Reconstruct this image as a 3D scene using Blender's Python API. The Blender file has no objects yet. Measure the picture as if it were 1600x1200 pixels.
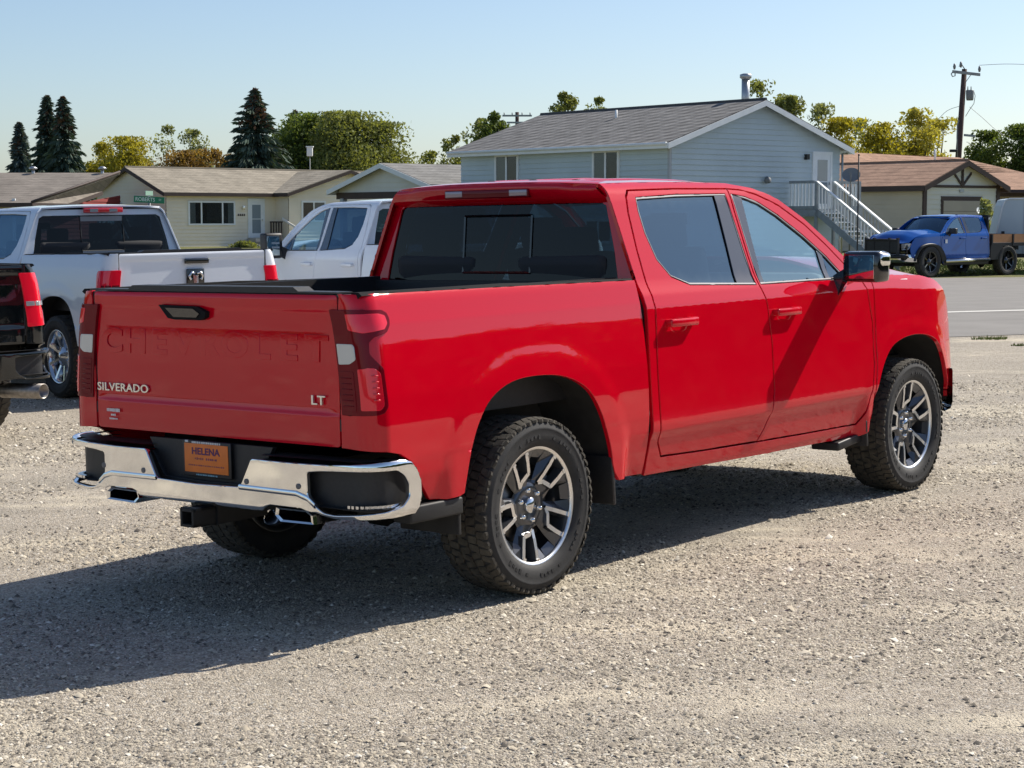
import bpy, bmesh, math, random
import numpy as np
from mathutils import Vector, Matrix, noise
from mathutils.geometry import delaunay_2d_cdt
random.seed(7); rng = np.random.default_rng(7)
R_ = math.radians
PI = math.pi
scene = bpy.context.scene

# ------------------------------------------------------------------ camera, world, sun, exposure
PITCH = -0.09036; F_PX = 2860.8; CAM_H = 1.72
cd = bpy.data.cameras.new('camera'); cam = bpy.data.objects.new('camera', cd)
scene.collection.objects.link(cam); scene.camera = cam
cd.sensor_width = 36.0; cd.lens = F_PX/1600*36.0; cd.clip_start = 0.1; cd.clip_end = 3000
cam.location = (0, 0, CAM_H); cam.rotation_euler = (PI/2+PITCH, 0, 0)

# the lot plane slopes about one degree sideways: frame LOT (x = forward of the red truck, y = its left, z = up)
def _lot():
    yaw, pitch, roll = 0.678086, -0.090357, -0.018988
    cy, sy, cp, sp = math.cos(yaw), math.sin(yaw), math.cos(pitch), math.sin(pitch)
    f = Vector((cy*cp, sy*cp, sp)); r = Vector((sy, -cy, 0)); u = r.cross(f)
    r2 = r*math.cos(roll)+u*math.sin(roll); u2 = -r*math.sin(roll)+u*math.cos(roll)
    Ml = Matrix((r2, f, u2))                      # lot -> camera axes
    Wc = Matrix(((1, 0, 0), (0, math.cos(PITCH), -math.sin(PITCH)), (0, math.sin(PITCH), math.cos(PITCH))))
    Bm = Wc @ Ml
    t = Vector((0, 0, CAM_H)) - Bm @ Vector((-6.51579, -6.06802, 1.72187))
    return Matrix.Translation(t) @ Bm.to_4x4()
LOT = _lot(); LOTI = LOT.inverted()
def lot_z(X, Y):
    n = LOT.to_3x3() @ Vector((0, 0, 1)); p = LOT @ Vector((0, 0, 0))
    return p.z - (n.x*(X-p.x)+n.y*(Y-p.y))/n.z
def sm(a, b, x):
    t = min(1, max(0, (x-a)/(b-a))); return t*t*(3-2*t)
def gz(X, Y):                                     # height of the ground everywhere
    a = lot_z(max(-30, min(30, X)), max(-20, min(40, Y)))
    far = -0.20 + 0.35*sm(61, 76, Y)
    return a + (far-a)*sm(24, 56, Y)

sun_l = Vector((1.12, -0.33, 1.0)).normalized()
sun_w = (LOT.to_3x3() @ sun_l).normalized()
sd = bpy.data.lights.new('sun', 'SUN'); so = bpy.data.objects.new('sun', sd); scene.collection.objects.link(so)
sd.energy = 4.6; sd.angle = R_(0.53); sd.color = (1.0, 0.93, 0.82)
so.rotation_euler = sun_w.to_track_quat('Z', 'Y').to_euler(); so.location = sun_w*60
world = bpy.data.worlds.new('World'); scene.world = world; world.use_nodes = True
nt = world.node_tree; nt.nodes.clear()
wo = nt.nodes.new('ShaderNodeOutputWorld'); bg = nt.nodes.new('ShaderNodeBackground')
sky = nt.nodes.new('ShaderNodeTexSky'); sky.sky_type = 'NISHITA'; sky.sun_disc = False
sky.sun_elevation = math.asin(sun_w.z); sky.sun_rotation = math.atan2(sun_w.x, sun_w.y)
sky.altitude = 1200; sky.air_density = 1.0; sky.dust_density = 2.4; sky.ozone_density = 2.6
bg.inputs['Strength'].default_value = 0.102
nt.links.new(sky.outputs[0], bg.inputs[0]); nt.links.new(bg.outputs[0], wo.inputs[0])
vs = scene.view_settings; vs.view_transform = 'Standard'; vs.look = 'None'; vs.exposure = 0.40; vs.gamma = 1.0
try: vs.use_curve_mapping = False
except Exception: pass
scene.cycles.max_bounces = 8; scene.cycles.transparent_max_bounces = 12
scene.cycles.sample_clamp_indirect = 6.0

# ------------------------------------------------------------------ materials
def mat(name, col=(.5, .5, .5), rough=.6, metal=0, coat=0, coat_r=.03, ior=1.5, spec=.5, coat_ior=1.5):
    m = bpy.data.materials.new(name); m.use_nodes = True
    b = m.node_tree.nodes['Principled BSDF']
    b.inputs['Base Color'].default_value = (*col, 1); b.inputs['Roughness'].default_value = rough
    b.inputs['Metallic'].default_value = metal; b.inputs['IOR'].default_value = ior
    b.inputs['Specular IOR Level'].default_value = spec
    b.inputs['Coat Weight'].default_value = coat; b.inputs['Coat Roughness'].default_value = coat_r
    b.inputs['Coat IOR'].default_value = coat_ior
    return m
def nodes(m): return m.node_tree.nodes, m.node_tree.links, m.node_tree.nodes['Principled BSDF']
def add_noise(m, scale=5, amt=.25, detail=6, bump=0, bscale=None, dist=.01, coord='Object', stretch=None, rough_amt=0):
    """colour variation and fine relief in the object's own space"""
    N, L, b = nodes(m)
    tc = N.new('ShaderNodeTexCoord'); src = tc.outputs[coord]
    if stretch:
        mp = N.new('ShaderNodeMapping'); mp.inputs['Scale'].default_value = stretch
        L.new(src, mp.inputs[0]); src = mp.outputs[0]
    n = N.new('ShaderNodeTexNoise'); n.inputs['Scale'].default_value = scale; n.inputs['Detail'].default_value = detail
    L.new(src, n.inputs['Vector'])
    c = b.inputs['Base Color'].default_value[:3]
    mr = N.new('ShaderNodeMapRange'); mr.inputs[1].default_value = .25; mr.inputs[2].default_value = .75
    mr.inputs[3].default_value = 1-amt; mr.inputs[4].default_value = 1+amt
    L.new(n.outputs[0], mr.inputs[0])
    vm = N.new('ShaderNodeVectorMath'); vm.operation = 'SCALE'; vm.inputs[0].default_value = c
    L.new(mr.outputs[0], vm.inputs['Scale']); L.new(vm.outputs[0], b.inputs['Base Color'])
    if rough_amt:
        mr2 = N.new('ShaderNodeMapRange'); r0 = b.inputs['Roughness'].default_value
        mr2.inputs[3].default_value = max(0, r0-rough_amt); mr2.inputs[4].default_value = r0+rough_amt
        L.new(n.outputs[0], mr2.inputs[0]); L.new(mr2.outputs[0], b.inputs['Roughness'])
    if bump:
        n2 = N.new('ShaderNodeTexNoise'); n2.inputs['Scale'].default_value = bscale or scale*4; n2.inputs['Detail'].default_value = 5
        L.new(src, n2.inputs['Vector'])
        bp = N.new('ShaderNodeBump'); bp.inputs['Strength'].default_value = bump; bp.inputs['Distance'].default_value = dist
        L.new(n2.outputs[0], bp.inputs['Height']); L.new(bp.outputs[0], b.inputs['Normal'])
    return m
def paint(name, col, metal=0.0, coat_ior=1.7, rough=.38):
    m = mat(name, col, rough, metal, 1.0, .012, 1.45, .0, coat_ior)
    N, L, b = nodes(m)                     # faint orange peel and road dust
    tc = N.new('ShaderNodeTexCoord'); n = N.new('ShaderNodeTexNoise'); n.inputs['Scale'].default_value = 90; n.inputs['Detail'].default_value = 2
    L.new(tc.outputs['Object'], n.inputs['Vector'])
    bp = N.new('ShaderNodeBump'); bp.inputs['Strength'].default_value = .04; bp.inputs['Distance'].default_value = .001
    L.new(n.outputs[0], bp.inputs['Height']); L.new(bp.outputs[0], b.inputs['Coat Normal'])
    sx = N.new('ShaderNodeSeparateXYZ'); L.new(tc.outputs['Object'], sx.inputs[0])
    mr = N.new('ShaderNodeMapRange'); mr.inputs[1].default_value = .95; mr.inputs[2].default_value = .42; mr.inputs[3].default_value = 0; mr.inputs[4].default_value = .055
    L.new(sx.outputs[2], mr.inputs[0])
    n2 = N.new('ShaderNodeTexNoise'); n2.inputs['Scale'].default_value = 14; n2.inputs['Detail'].default_value = 8
    L.new(tc.outputs['Object'], n2.inputs['Vector'])
    mu = N.new('ShaderNodeMath'); mu.operation = 'MULTIPLY'; L.new(mr.outputs[0], mu.inputs[0]); L.new(n2.outputs[0], mu.inputs[1])
    mx = N.new('ShaderNodeMix'); mx.data_type = 'RGBA'; mx.inputs[6].default_value = (*col, 1); mx.inputs[7].default_value = (.30, .26, .21, 1)
    L.new(mu.outputs[0], mx.inputs[0]); L.new(mx.outputs[2], b.inputs['Base Color'])
    mr3 = N.new('ShaderNodeMapRange'); mr3.inputs[2].default_value = .055; mr3.inputs[3].default_value = .012; mr3.inputs[4].default_value = .10
    L.new(mu.outputs[0], mr3.inputs[0]); L.new(mr3.outputs[0], b.inputs['Coat Roughness'])
    return m
def glass(name, tint, ior=1.9, rough=.0, refl=(1, 1, 1)):
    m = bpy.data.materials.new(name); m.use_nodes = True
    N, L = m.node_tree.nodes, m.node_tree.links; N.clear()
    o = N.new('ShaderNodeOutputMaterial'); t = N.new('ShaderNodeBsdfTransparent'); g = N.new('ShaderNodeBsdfGlossy')
    fr = N.new('ShaderNodeFresnel'); mx = N.new('ShaderNodeMixShader')
    geo = N.new('ShaderNodeNewGeometry'); mth = N.new('ShaderNodeMath'); mth.operation = 'MULTIPLY_ADD'
    # the same fresnel from both sides of the thin pane
    mth.inputs[1].default_value = 1/ior-ior; mth.inputs[2].default_value = ior
    L.new(geo.outputs['Backfacing'], mth.inputs[0]); L.new(mth.outputs[0], fr.inputs['IOR'])
    t.inputs[0].default_value = (*tint, 1); g.inputs['Roughness'].default_value = rough; g.inputs[0].default_value = (*refl, 1)
    L.new(fr.outputs[0], mx.inputs[0])
    L.new(t.outputs[0], mx.inputs[1]); L.new(g.outputs[0], mx.inputs[2]); L.new(mx.outputs[0], o.inputs[0])
    return m
M = {}
M['red'] = paint('red_paint', (.62, .0006, .014), coat_ior=1.53)
M['black_paint'] = paint('black_paint', (.006, .008, .009))
M['silver_paint'] = paint('white_pearl_paint', (.80, .84, .90), coat_ior=1.5)
M['white_paint'] = paint('white_paint', (.84, .86, .90), coat_ior=1.5)
M['blue_paint'] = paint('blue_paint', (.004, .075, .34), coat_ior=1.45)
M['chrome'] = add_noise(mat('chrome', (.86, .86, .85), .05, 1), 18, .03, rough_amt=.03)
M['chrome_dull'] = add_noise(mat('satin_chrome', (.16, .16, .17), .5, .6), 30, .06)
M['machined'] = mat('machined_alloy', (.90, .90, .90), .33, 1)
M['gunmetal'] = mat('gunmetal_paint', (.075, .08, .092), .28, .6, .8, .05)
M['alloy'] = mat('polished_alloy', (.72, .73, .75), .16, 1)
M['steel'] = add_noise(mat('brake_steel', (.28, .26, .24), .45, 1), 30, .3)
M['rubber'] = add_noise(mat('tyre_rubber', (.022, .022, .023), .72), 20, .3, bump=.3, bscale=260, dist=.002)
M['tread'] = add_noise(mat('dusty_tread', (.060, .053, .042), .9), 26, .5, bump=.5, bscale=300, dist=.003)
M['tread_far'] = add_noise(mat('worn_tread', (.05, .046, .04), .9), 26, .4)
M['plastic'] = add_noise(mat('black_plastic', (.018, .018, .02), .5), 60, .2, bump=.2, bscale=900, dist=.001)
M['gloss_black'] = mat('gloss_black', (.008, .008, .01), .12, 0, 1, .03)
M['liner'] = add_noise(mat('wheel_well_liner', (.02, .019, .018), .85), 12, .4)
M['frame'] = add_noise(mat('frame_black', (.014, .014, .015), .6), 12, .4)
M['glass_dark'] = glass('tinted_glass', (.06, .10, .13), 1.34)
M['glass_front'] = glass('front_glass', (.80, .92, .95), 3.1, 0, (.62, .90, 1))
M['glass_rear'] = glass('rear_privacy_glass', (.08, .12, .17), 2.3, 0, (.55, .80, 1))
M['glass_house'] = glass('window_glass', (.62, .66, .68), 1.42)
M['mirror'] = mat('mirror_glass', (.55, .62, .60), .01, 1)
M['lens_red'] = mat('red_lens', (.90, .010, .035), .10, 0, 1, .02, spec=.1, coat_ior=1.6)
M['lens_dark'] = mat('dark_red_lens', (.17, .002, .010), .12, 0, .55, .02, spec=0, coat_ior=1.45)
M['lens_bright'] = mat('bright_red_lens', (.75, .01, .03), .12, 0, 1, .02)
M['lens_smoke'] = mat('smoked_lens', (.30, .24, .28), .15, .3, .6, .02)
M['rail_cap'] = mat('rail_cap_black', (.012, .012, .013), .85, spec=.15)
M['lens_clear'] = mat('clear_lens', (.50, .54, .57), .12, .4, 1, .02)
M['lens_amber'] = mat('amber_lens', (.7, .2, .02), .15, 0, 1, .02)
M['vent_grey'] = mat('vent_grey', (.35, .35, .35), .6)
M['seat'] = mat('seat_cloth', (.03, .03, .032), .8)
M['seat_light'] = mat('interior_grey', (.12, .12, .12), .7)
M['badge'] = mat('badge_silver', (.85, .82, .74), .22, .7)
M['badge_white'] = mat('badge_white', (.75, .74, .74), .4)
M['plate_orange'] = add_noise(mat('plate_orange', (.78, .19, .022), .45), 20, .08)
M['plate_purple'] = mat('plate_purple', (.10, .012, .09), .5)
M['plate_black'] = mat('plate_frame_black', (.012, .012, .014), .35)
M['plate_white'] = mat('plate_frame_white', (.7, .7, .68), .5)
M['plate_cyan'] = mat('plate_pale_blue', (.25, .50, .62), .5)

# ------------------------------------------------------------------ helpers
coll = scene.collection
def props(o, label=None, cat=None, group=None, kind=None):
    if label: o['label'] = label
    if cat: o['category'] = cat
    if group: o['group'] = group
    if kind: o['kind'] = kind
    return o
def thing(name, label, cat, mtx=None, group=None):
    o = bpy.data.objects.new(name, None); coll.objects.link(o); o.empty_display_size = .2
    if mtx is not None: o.matrix_world = mtx
    return props(o, label, cat, group)
def link(name, me, parent=None, mtx=None, kind=None, label=None):
    o = bpy.data.objects.new(name, me); coll.objects.link(o)
    if parent: o.parent = parent
    if mtx is not None: o.matrix_local = mtx
    if kind: o['kind'] = kind
    if label: o['label'] = label
    return o
def dup(root, mtx, label=None, group=None):
    r = root.copy(); coll.objects.link(r); r.matrix_world = mtx
    if label: r['label'] = label
    if group: r['group'] = group
    for ch in list(root.children):
        c = ch.copy(); coll.objects.link(c); c.parent = r
        for g in list(ch.children):
            d = g.copy(); coll.objects.link(d); d.parent = c
    return r
class MB:
    """collects geometry, links it as ONE mesh"""
    def __init__(s): s.v = []; s.f = []; s.mi = []; s.sm = []
    def add(s, v, f, mi=0, smooth=False):
        o = len(s.v); s.v += [tuple(p) for p in v]; s.f += [tuple(i+o for i in q) for q in f]
        s.mi += [mi]*len(f); s.sm += [smooth]*len(f)
    def box(s, c, d, mi=0, mtx=None, taper=1.0, bev=0.0):
        x, y, z = d[0]/2, d[1]/2, d[2]/2
        if bev <= 0:
            v = [Vector((sx*x*(taper if sz > 0 else 1), sy*y*(taper if sz > 0 else 1), sz*z)) for sz in (-1, 1) for sy in (-1, 1) for sx in (-1, 1)]
            f = [(0, 2, 3, 1), (4, 5, 7, 6), (0, 1, 5, 4), (2, 6, 7, 3), (0, 4, 6, 2), (1, 3, 7, 5)]
        else:
            bm = bmesh.new(); bmesh.ops.create_cube(bm, size=1)
            for q in bm.verts: q.co = Vector((q.co.x*2*x, q.co.y*2*y, q.co.z*2*z))
            bmesh.ops.bevel(bm, geom=bm.edges[:], offset=min(bev, x*.9, y*.9, z*.9), segments=2, profile=.6, affect='EDGES')
            bm.verts.index_update(); v = [q.co.copy() for q in bm.verts]; f = [tuple(a.index for a in q.verts) for q in bm.faces]; bm.free()
        T = Matrix.Translation(c) @ (mtx.to_4x4() if mtx else Matrix())
        s.add([T @ q for q in v], f, mi, bev > 0)
    def tube(s, pts, r, n=8, mi=0, cap=True, smooth=True):
        pts = [Vector(p) for p in pts]; V = []; F = []
        rr = r if isinstance(r, (list, tuple)) else [r]*len(pts)
        up0 = None
        for i, p in enumerate(pts):
            t = (pts[min(i+1, len(pts)-1)]-pts[max(i-1, 0)]).normalized()
            if up0 is None: up0 = Vector((0, 0, 1)) if abs(t.z) < .9 else Vector((1, 0, 0))
            a = t.cross(up0).normalized(); b = a.cross(t).normalized(); up0 = b
            for k in range(n):
                an = 2*PI*k/n; V.append(p+(a*math.cos(an)+b*math.sin(an))*rr[i])
        for i in range(len(pts)-1):
            for k in range(n): F.append((i*n+k, i*n+(k+1) % n, (i+1)*n+(k+1) % n, (i+1)*n+k))
        if cap: F.append(tuple(range(n))[::-1]); F.append(tuple((len(pts)-1)*n+k for k in range(n)))
        s.add(V, F, mi, smooth)
    def prism(s, poly, axis, a, b, mi=0):
        """poly in the two other axes (in order x,y,z without axis), from a to b along axis"""
        n = len(poly)
        def P(q, h):
            l = list(q); l.insert(axis, h); return tuple(l)
        v = [P(q, a) for q in poly]+[P(q, b) for q in poly]
        f = [tuple(range(n))[::-1], tuple(range(n, 2*n))]+[(i, (i+1) % n, n+(i+1) % n, n+i) for i in range(n)]
        s.add(v, f, mi)
    def lathe(s, prof, n=48, mi=0, axis='Y', smooth=True, closed=False, mis=None):
        """prof: (radius, along axis)"""
        V = []; 
        for k in range(n):
            an = 2*PI*k/n
            for r, t in prof:
                V.append((r*math.cos(an), t, r*math.sin(an)) if axis == 'Y' else (r*math.cos(an), r*math.sin(an), t))
        m = len(prof); o = len(s.v); s.v += V
        for k in range(n):
            k2 = (k+1) % n
            for i in range(m if closed else m-1):
                j = (i+1) % m
                s.f.append((o+k*m+i, o+k*m+j, o+k2*m+j, o+k2*m+i)); s.mi.append(mis[i] if mis else mi); s.sm.append(smooth)
    def quad(s, a, b, c, d, mi=0): s.add([a, b, c, d], [(0, 1, 2, 3)], mi)
    def mesh(s, name, mats):
        me = bpy.data.meshes.new(name); me.from_pydata(s.v, [], s.f)
        for m in (mats if isinstance(mats, (list, tuple)) else [mats]): me.materials.append(m)
        me.polygons.foreach_set('material_index', s.mi); me.polygons.foreach_set('use_smooth', s.sm)
        me.update(); return me
    def build(s, name, mats, parent=None, mtx=None, kind=None, label=None, fix=True):
        me = s.mesh(name, mats)
        if fix:
            bm = bmesh.new(); bm.from_mesh(me); bmesh.ops.recalc_face_normals(bm, faces=bm.faces[:]); bm.to_mesh(me); bm.free()
        return link(name, me, parent, mtx, kind, label)
def inside(poly, x, y):
    c = False; n = len(poly); j = n-1
    for i in range(n):
        xi, yi = poly[i]; xj, yj = poly[j]
        if (yi > y) != (yj > y) and x < (xj-xi)*(y-yi)/(yj-yi)+xi: c = not c
        j = i
    return c
def resample(poly, step):
    out = []
    for i in range(len(poly)):
        a = poly[i]; b = poly[(i+1) % len(poly)]; d = math.hypot(b[0]-a[0], b[1]-a[1]); k = max(1, int(round(d/step)))
        for t in range(k): out.append((a[0]+(b[0]-a[0])*t/k, a[1]+(b[1]-a[1])*t/k))
    return out
def crom(pts, n=5):
    """smooth open curve through pts"""
    out = []
    for i in range(len(pts)-1):
        p0 = pts[max(i-1, 0)]; p1 = pts[i]; p2 = pts[i+1]; p3 = pts[min(i+2, len(pts)-1)]
        for k in range(n):
            t = k/n
            out.append(tuple(.5*((2*p1[j])+(-p0[j]+p2[j])*t+(2*p0[j]-5*p1[j]+4*p2[j]-p3[j])*t*t+(-p0[j]+3*p1[j]-3*p2[j]+p3[j])*t**3) for j in range(2)))
    out.append(tuple(pts[-1])); return out
def rnd(poly, r, n=4):
    """round the corners of a closed polygon"""
    out = []; N_ = len(poly)
    for i in range(N_):
        p = Vector(poly[i]); a = Vector(poly[i-1])-p; b = Vector(poly[(i+1) % N_])-p
        d = min(r, a.length*.45, b.length*.45); A = p+a.normalized()*d; B = p+b.normalized()*d
        for k in range(n+1):
            t = k/n; out.append(tuple((A*(1-t)**2+p*2*t*(1-t)+B*t*t)))
    return out
def panel(name, outline, f, mats, parent=None, res=.04, holes=(), hem=.015, rad=.0022, vs=1.0, inset=.002, hole_hem=True, flip=False, label=None, kind=None, out=None):
    """curved sheet: a 2-D outline (with holes) mapped by f(u,v)->Vector, edges turned inward by hem, normals taken from the surface itself"""
    f0 = f; f = lambda u, v: f0(u, v/vs)
    outline = [(a, b*vs) for a, b in outline]; holes = [[(a, b*vs) for a, b in h] for h in holes]
    loops = [resample(outline, res)]+[resample(h, res) for h in holes]
    V2 = []; E2 = []; L = []
    for lp in loops:
        o = len(V2); V2 += lp; E2 += [(o+i, o+(i+1) % len(lp)) for i in range(len(lp))]; L.append((o, len(lp)))
    us = [p[0] for p in loops[0]]; vs_ = [p[1] for p in loops[0]]
    nb = len(V2); B2 = np.array(V2)
    nu = int((max(us)-min(us))/res)+1; nv = int((max(vs_)-min(vs_))/res)+1
    for i in range(nu):
        for j in range(nv):
            u = min(us)+(i+.5)*res; v = min(vs_)+(j+.5+.5*(i % 2))*res
            if (np.hypot(B2[:, 0]-u, B2[:, 1]-v)).min() < res*.45: continue
            if inside(loops[0], u, v) and not any(inside(h, u, v) for h in loops[1:]): V2.append((u, v))
    r = delaunay_2d_cdt([Vector(p) for p in V2], E2, [], 0, 1e-6)
    V = [tuple(p) for p in r[0]]; F = []
    for t in r[2]:
        cx = sum(V[i][0] for i in t)/3; cy = sum(V[i][1] for i in t)/3
        if inside(loops[0], cx, cy) and not any(inside(h, cx, cy) for h in loops[1:]): F.append(tuple(t))
    e = 1e-3
    def nrm(u, v):
        n = (Vector(f(u+e, v))-Vector(f(u-e, v))).cross(Vector(f(u, v+e*vs))-Vector(f(u, v-e*vs)))
        return n.normalized() if n.length > 1e-12 else Vector((0, 0, 1))
    P = [Vector(f(*q)) for q in V]; Nn = [nrm(*q) for q in V]
    # outward reference
    c0 = P[F[len(F)//2][0]]; n0 = Nn[F[len(F)//2][0]]
    if out is not None and n0.dot(Vector(out)) < 0: flip = True
    if flip: Nn = [-n for n in Nn]
    FF = []
    for t in F:
        g = (P[t[1]]-P[t[0]]).cross(P[t[2]]-P[t[0]])
        FF.append(t if g.dot(Nn[t[0]]) > 0 else t[::-1])
    F = FF
    if hem > 0:
        ed = {}
        for t in F:
            for i in range(3):
                a, b = t[i], t[(i+1) % 3]; ed[(a, b)] = 1
        bd = [(a, b) for (a, b) in ed if (b, a) not in ed]
        side = {}
        for a, b in bd:
            d = (P[b]-P[a]).normalized(); ou = d.cross(Nn[a])
            for q in (a, b): side[q] = side.get(q, Vector((0, 0, 0)))+ou
        m0 = {}
        for q, ou in side.items():
            if ou.length < 1e-6: ou = Vector((0, 0, 1))
            ou.normalize(); i0 = len(P); P[q] = P[q]-ou*(rad+inset)
            P.append(P[q]+ou*rad*.7-Nn[q]*rad*.5); Nn.append((Nn[q]+ou).normalized())
            P.append(P[q]+ou*rad-Nn[q]*rad*2); Nn.append(ou)
            P.append(P[q]+ou*rad-Nn[q]*hem); Nn.append(ou)
            m0[q] = i0
        for a, b in bd:
            i, j = m0[a], m0[b]
            F += [(b, a, i, j), (j, i, i+1, j+1), (j+1, i+1, i+2, j+2)]
    me = bpy.data.meshes.new(name); me.from_pydata([tuple(p) for p in P], [], F)
    for m in (mats if isinstance(mats, (list, tuple)) else [mats]): me.materials.append(m)
    me.polygons.foreach_set('use_smooth', [True]*len(me.polygons))
    me.update(); me.normals_split_custom_set_from_vertices([tuple(n) for n in Nn])
    return link(name, me, parent, None, kind, label)
def text_mesh(txt, size, depth, bev=0.0, sx=1.0, font_space=1.0, bold=0.0):
    cu = bpy.data.curves.new('lettering', 'FONT'); cu.body = txt; cu.size = size; cu.extrude = depth; cu.bevel_depth = bev
    cu.align_x = 'CENTER'; cu.align_y = 'CENTER'; cu.space_character = font_space; cu.offset = size*bold; cu.resolution_u = 3; cu.bevel_resolution = 1
    o = bpy.data.objects.new('lettering_source', cu); coll.objects.link(o)
    dg = bpy.context.evaluated_depsgraph_get(); dg.update()
    me = bpy.data.meshes.new_from_object(o.evaluated_get(dg)); coll.objects.unlink(o); bpy.data.objects.remove(o); bpy.data.curves.remove(cu)
    if sx != 1.0: me.transform(Matrix.Diagonal((sx, 1, 1, 1)))
    return me
def text_obj(name, txt, size, depth, m, parent, pos, xdir, ydir, bev=0.0, sx=1.0, space=1.0, label=None, bold=0.0):
    me = text_mesh(txt, size, depth, bev, sx, space, bold); me.materials.clear(); me.materials.append(m)
    x = Vector(xdir).normalized(); y = Vector(ydir).normalized(); z = x.cross(y)
    T = Matrix((x, y, z)).transposed().to_4x4(); T.translation = Vector(pos)
    me.transform(T)
    return link(name, me, parent, None, None, label)
# ------------------------------------------------------------------ pickup trucks
def table(pts, sig=.012):
    zz = np.arange(0, 2.2, .004); ww = np.interp(zz, [a for a, b in pts], [b for a, b in pts])
    k = np.exp(-.5*(np.arange(-12, 13)*.004/sig)**2); k /= k.sum()
    pad = np.concatenate([np.full(12, ww[0]), ww, np.full(12, ww[-1])]); sm_ = np.convolve(pad, k, 'valid')
    return lambda z: float(np.interp(z, zz, sm_))
T_CAB = table([(.30, .90), (.40, .915), (.44, .935), (.50, .948), (.56, .962), (.62, .975), (.655, .993), (.69, .996), (.90, .9835), (1.08, .974), (1.20, .968), (1.268, .9645), (1.278, .961), (1.33, .942), (1.37, .918), (1.40, .902), (1.80, .742), (1.84, .722), (1.865, .70), (1.885, .672), (1.90, .64), (2.0, .5)], .0065)
T_BED = table([(.30, .90), (.40, .92), (.50, .950), (.58, .968), (.66, .983), (.74, .988), (.88, .986), (1.00, .979), (1.12, .966), (1.22, .953), (1.300, .9395), (1.31, .936), (1.39, .915), (1.425, .900), (1.44, .87), (1.5, .83)], .008)
WB = 3.747; WR = .41; XR = -1.10; RC = .10
ARCH_R = crom([(-.56, .50), (-.535, .60), (-.50, .72), (-.44, .84), (-.35, .935), (-.20, .995), (.0, 1.008), (.20, .985), (.36, .915), (.455, .80), (.50, .70), (.535, .60), (.55, .50)], 4)
ARCH_F = crom([(-.60, .50), (-.575, .58), (-.52, .68), (-.43, .815), (-.32, .908), (-.17, .952), (0, .965), (.17, .950), (.32, .905), (.43, .815), (.50, .70), (.545, .58), (.56, .50)], 4)
def flare(x, z):
    b = 0
    for cx, top in ((0, 1.0), (WB, .96)):
        r = ((abs(x-cx)/1.0)**2.5+(abs(max(z, .42)-.42)/(top-.42)*.56)**2.5)**.4
        b = max(b, 1-sm(.630, .72, r))
    return b
def side_w(T, x, z):
    w = T(z); b = flare(x, z)
    w += b*.0045
    if z < .72: w = max(w, w+(.994-w)*b*.9)
    if x > 3.85: w -= .135*((x-3.85)/.65)**2
    return w
def fender_drop(x): return .0 if x < 3.15 else .050*sm(3.1, 4.5, x)
def cab_pt(s):
    def f(u, z): return Vector((u, s*side_w(T_CAB, u, z+(fender_drop(u) if u > 3.1 else 0)), z))
    return f
def bed_pt(s, off=0.0):
    def f(U, z):
        w = side_w(T_BED, U, z)+off; xr = XR-off
        if U > XR+RC: return Vector((U, s*w, z))
        a = XR+RC-U; R = RC+off
        if a < RC*PI/2:
            t = a/RC; return Vector((XR+RC-R*math.sin(t), s*(w-R+R*math.cos(t)), z))
        return Vector((xr, s*(w-R-(a-RC*PI/2)), z))
    return f
def uend(z, y=.792):                               # U where the corner panel meets the tailgate gap
    return XR+RC-RC*PI/2-(side_w(T_BED, XR, z)-RC-y)
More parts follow.
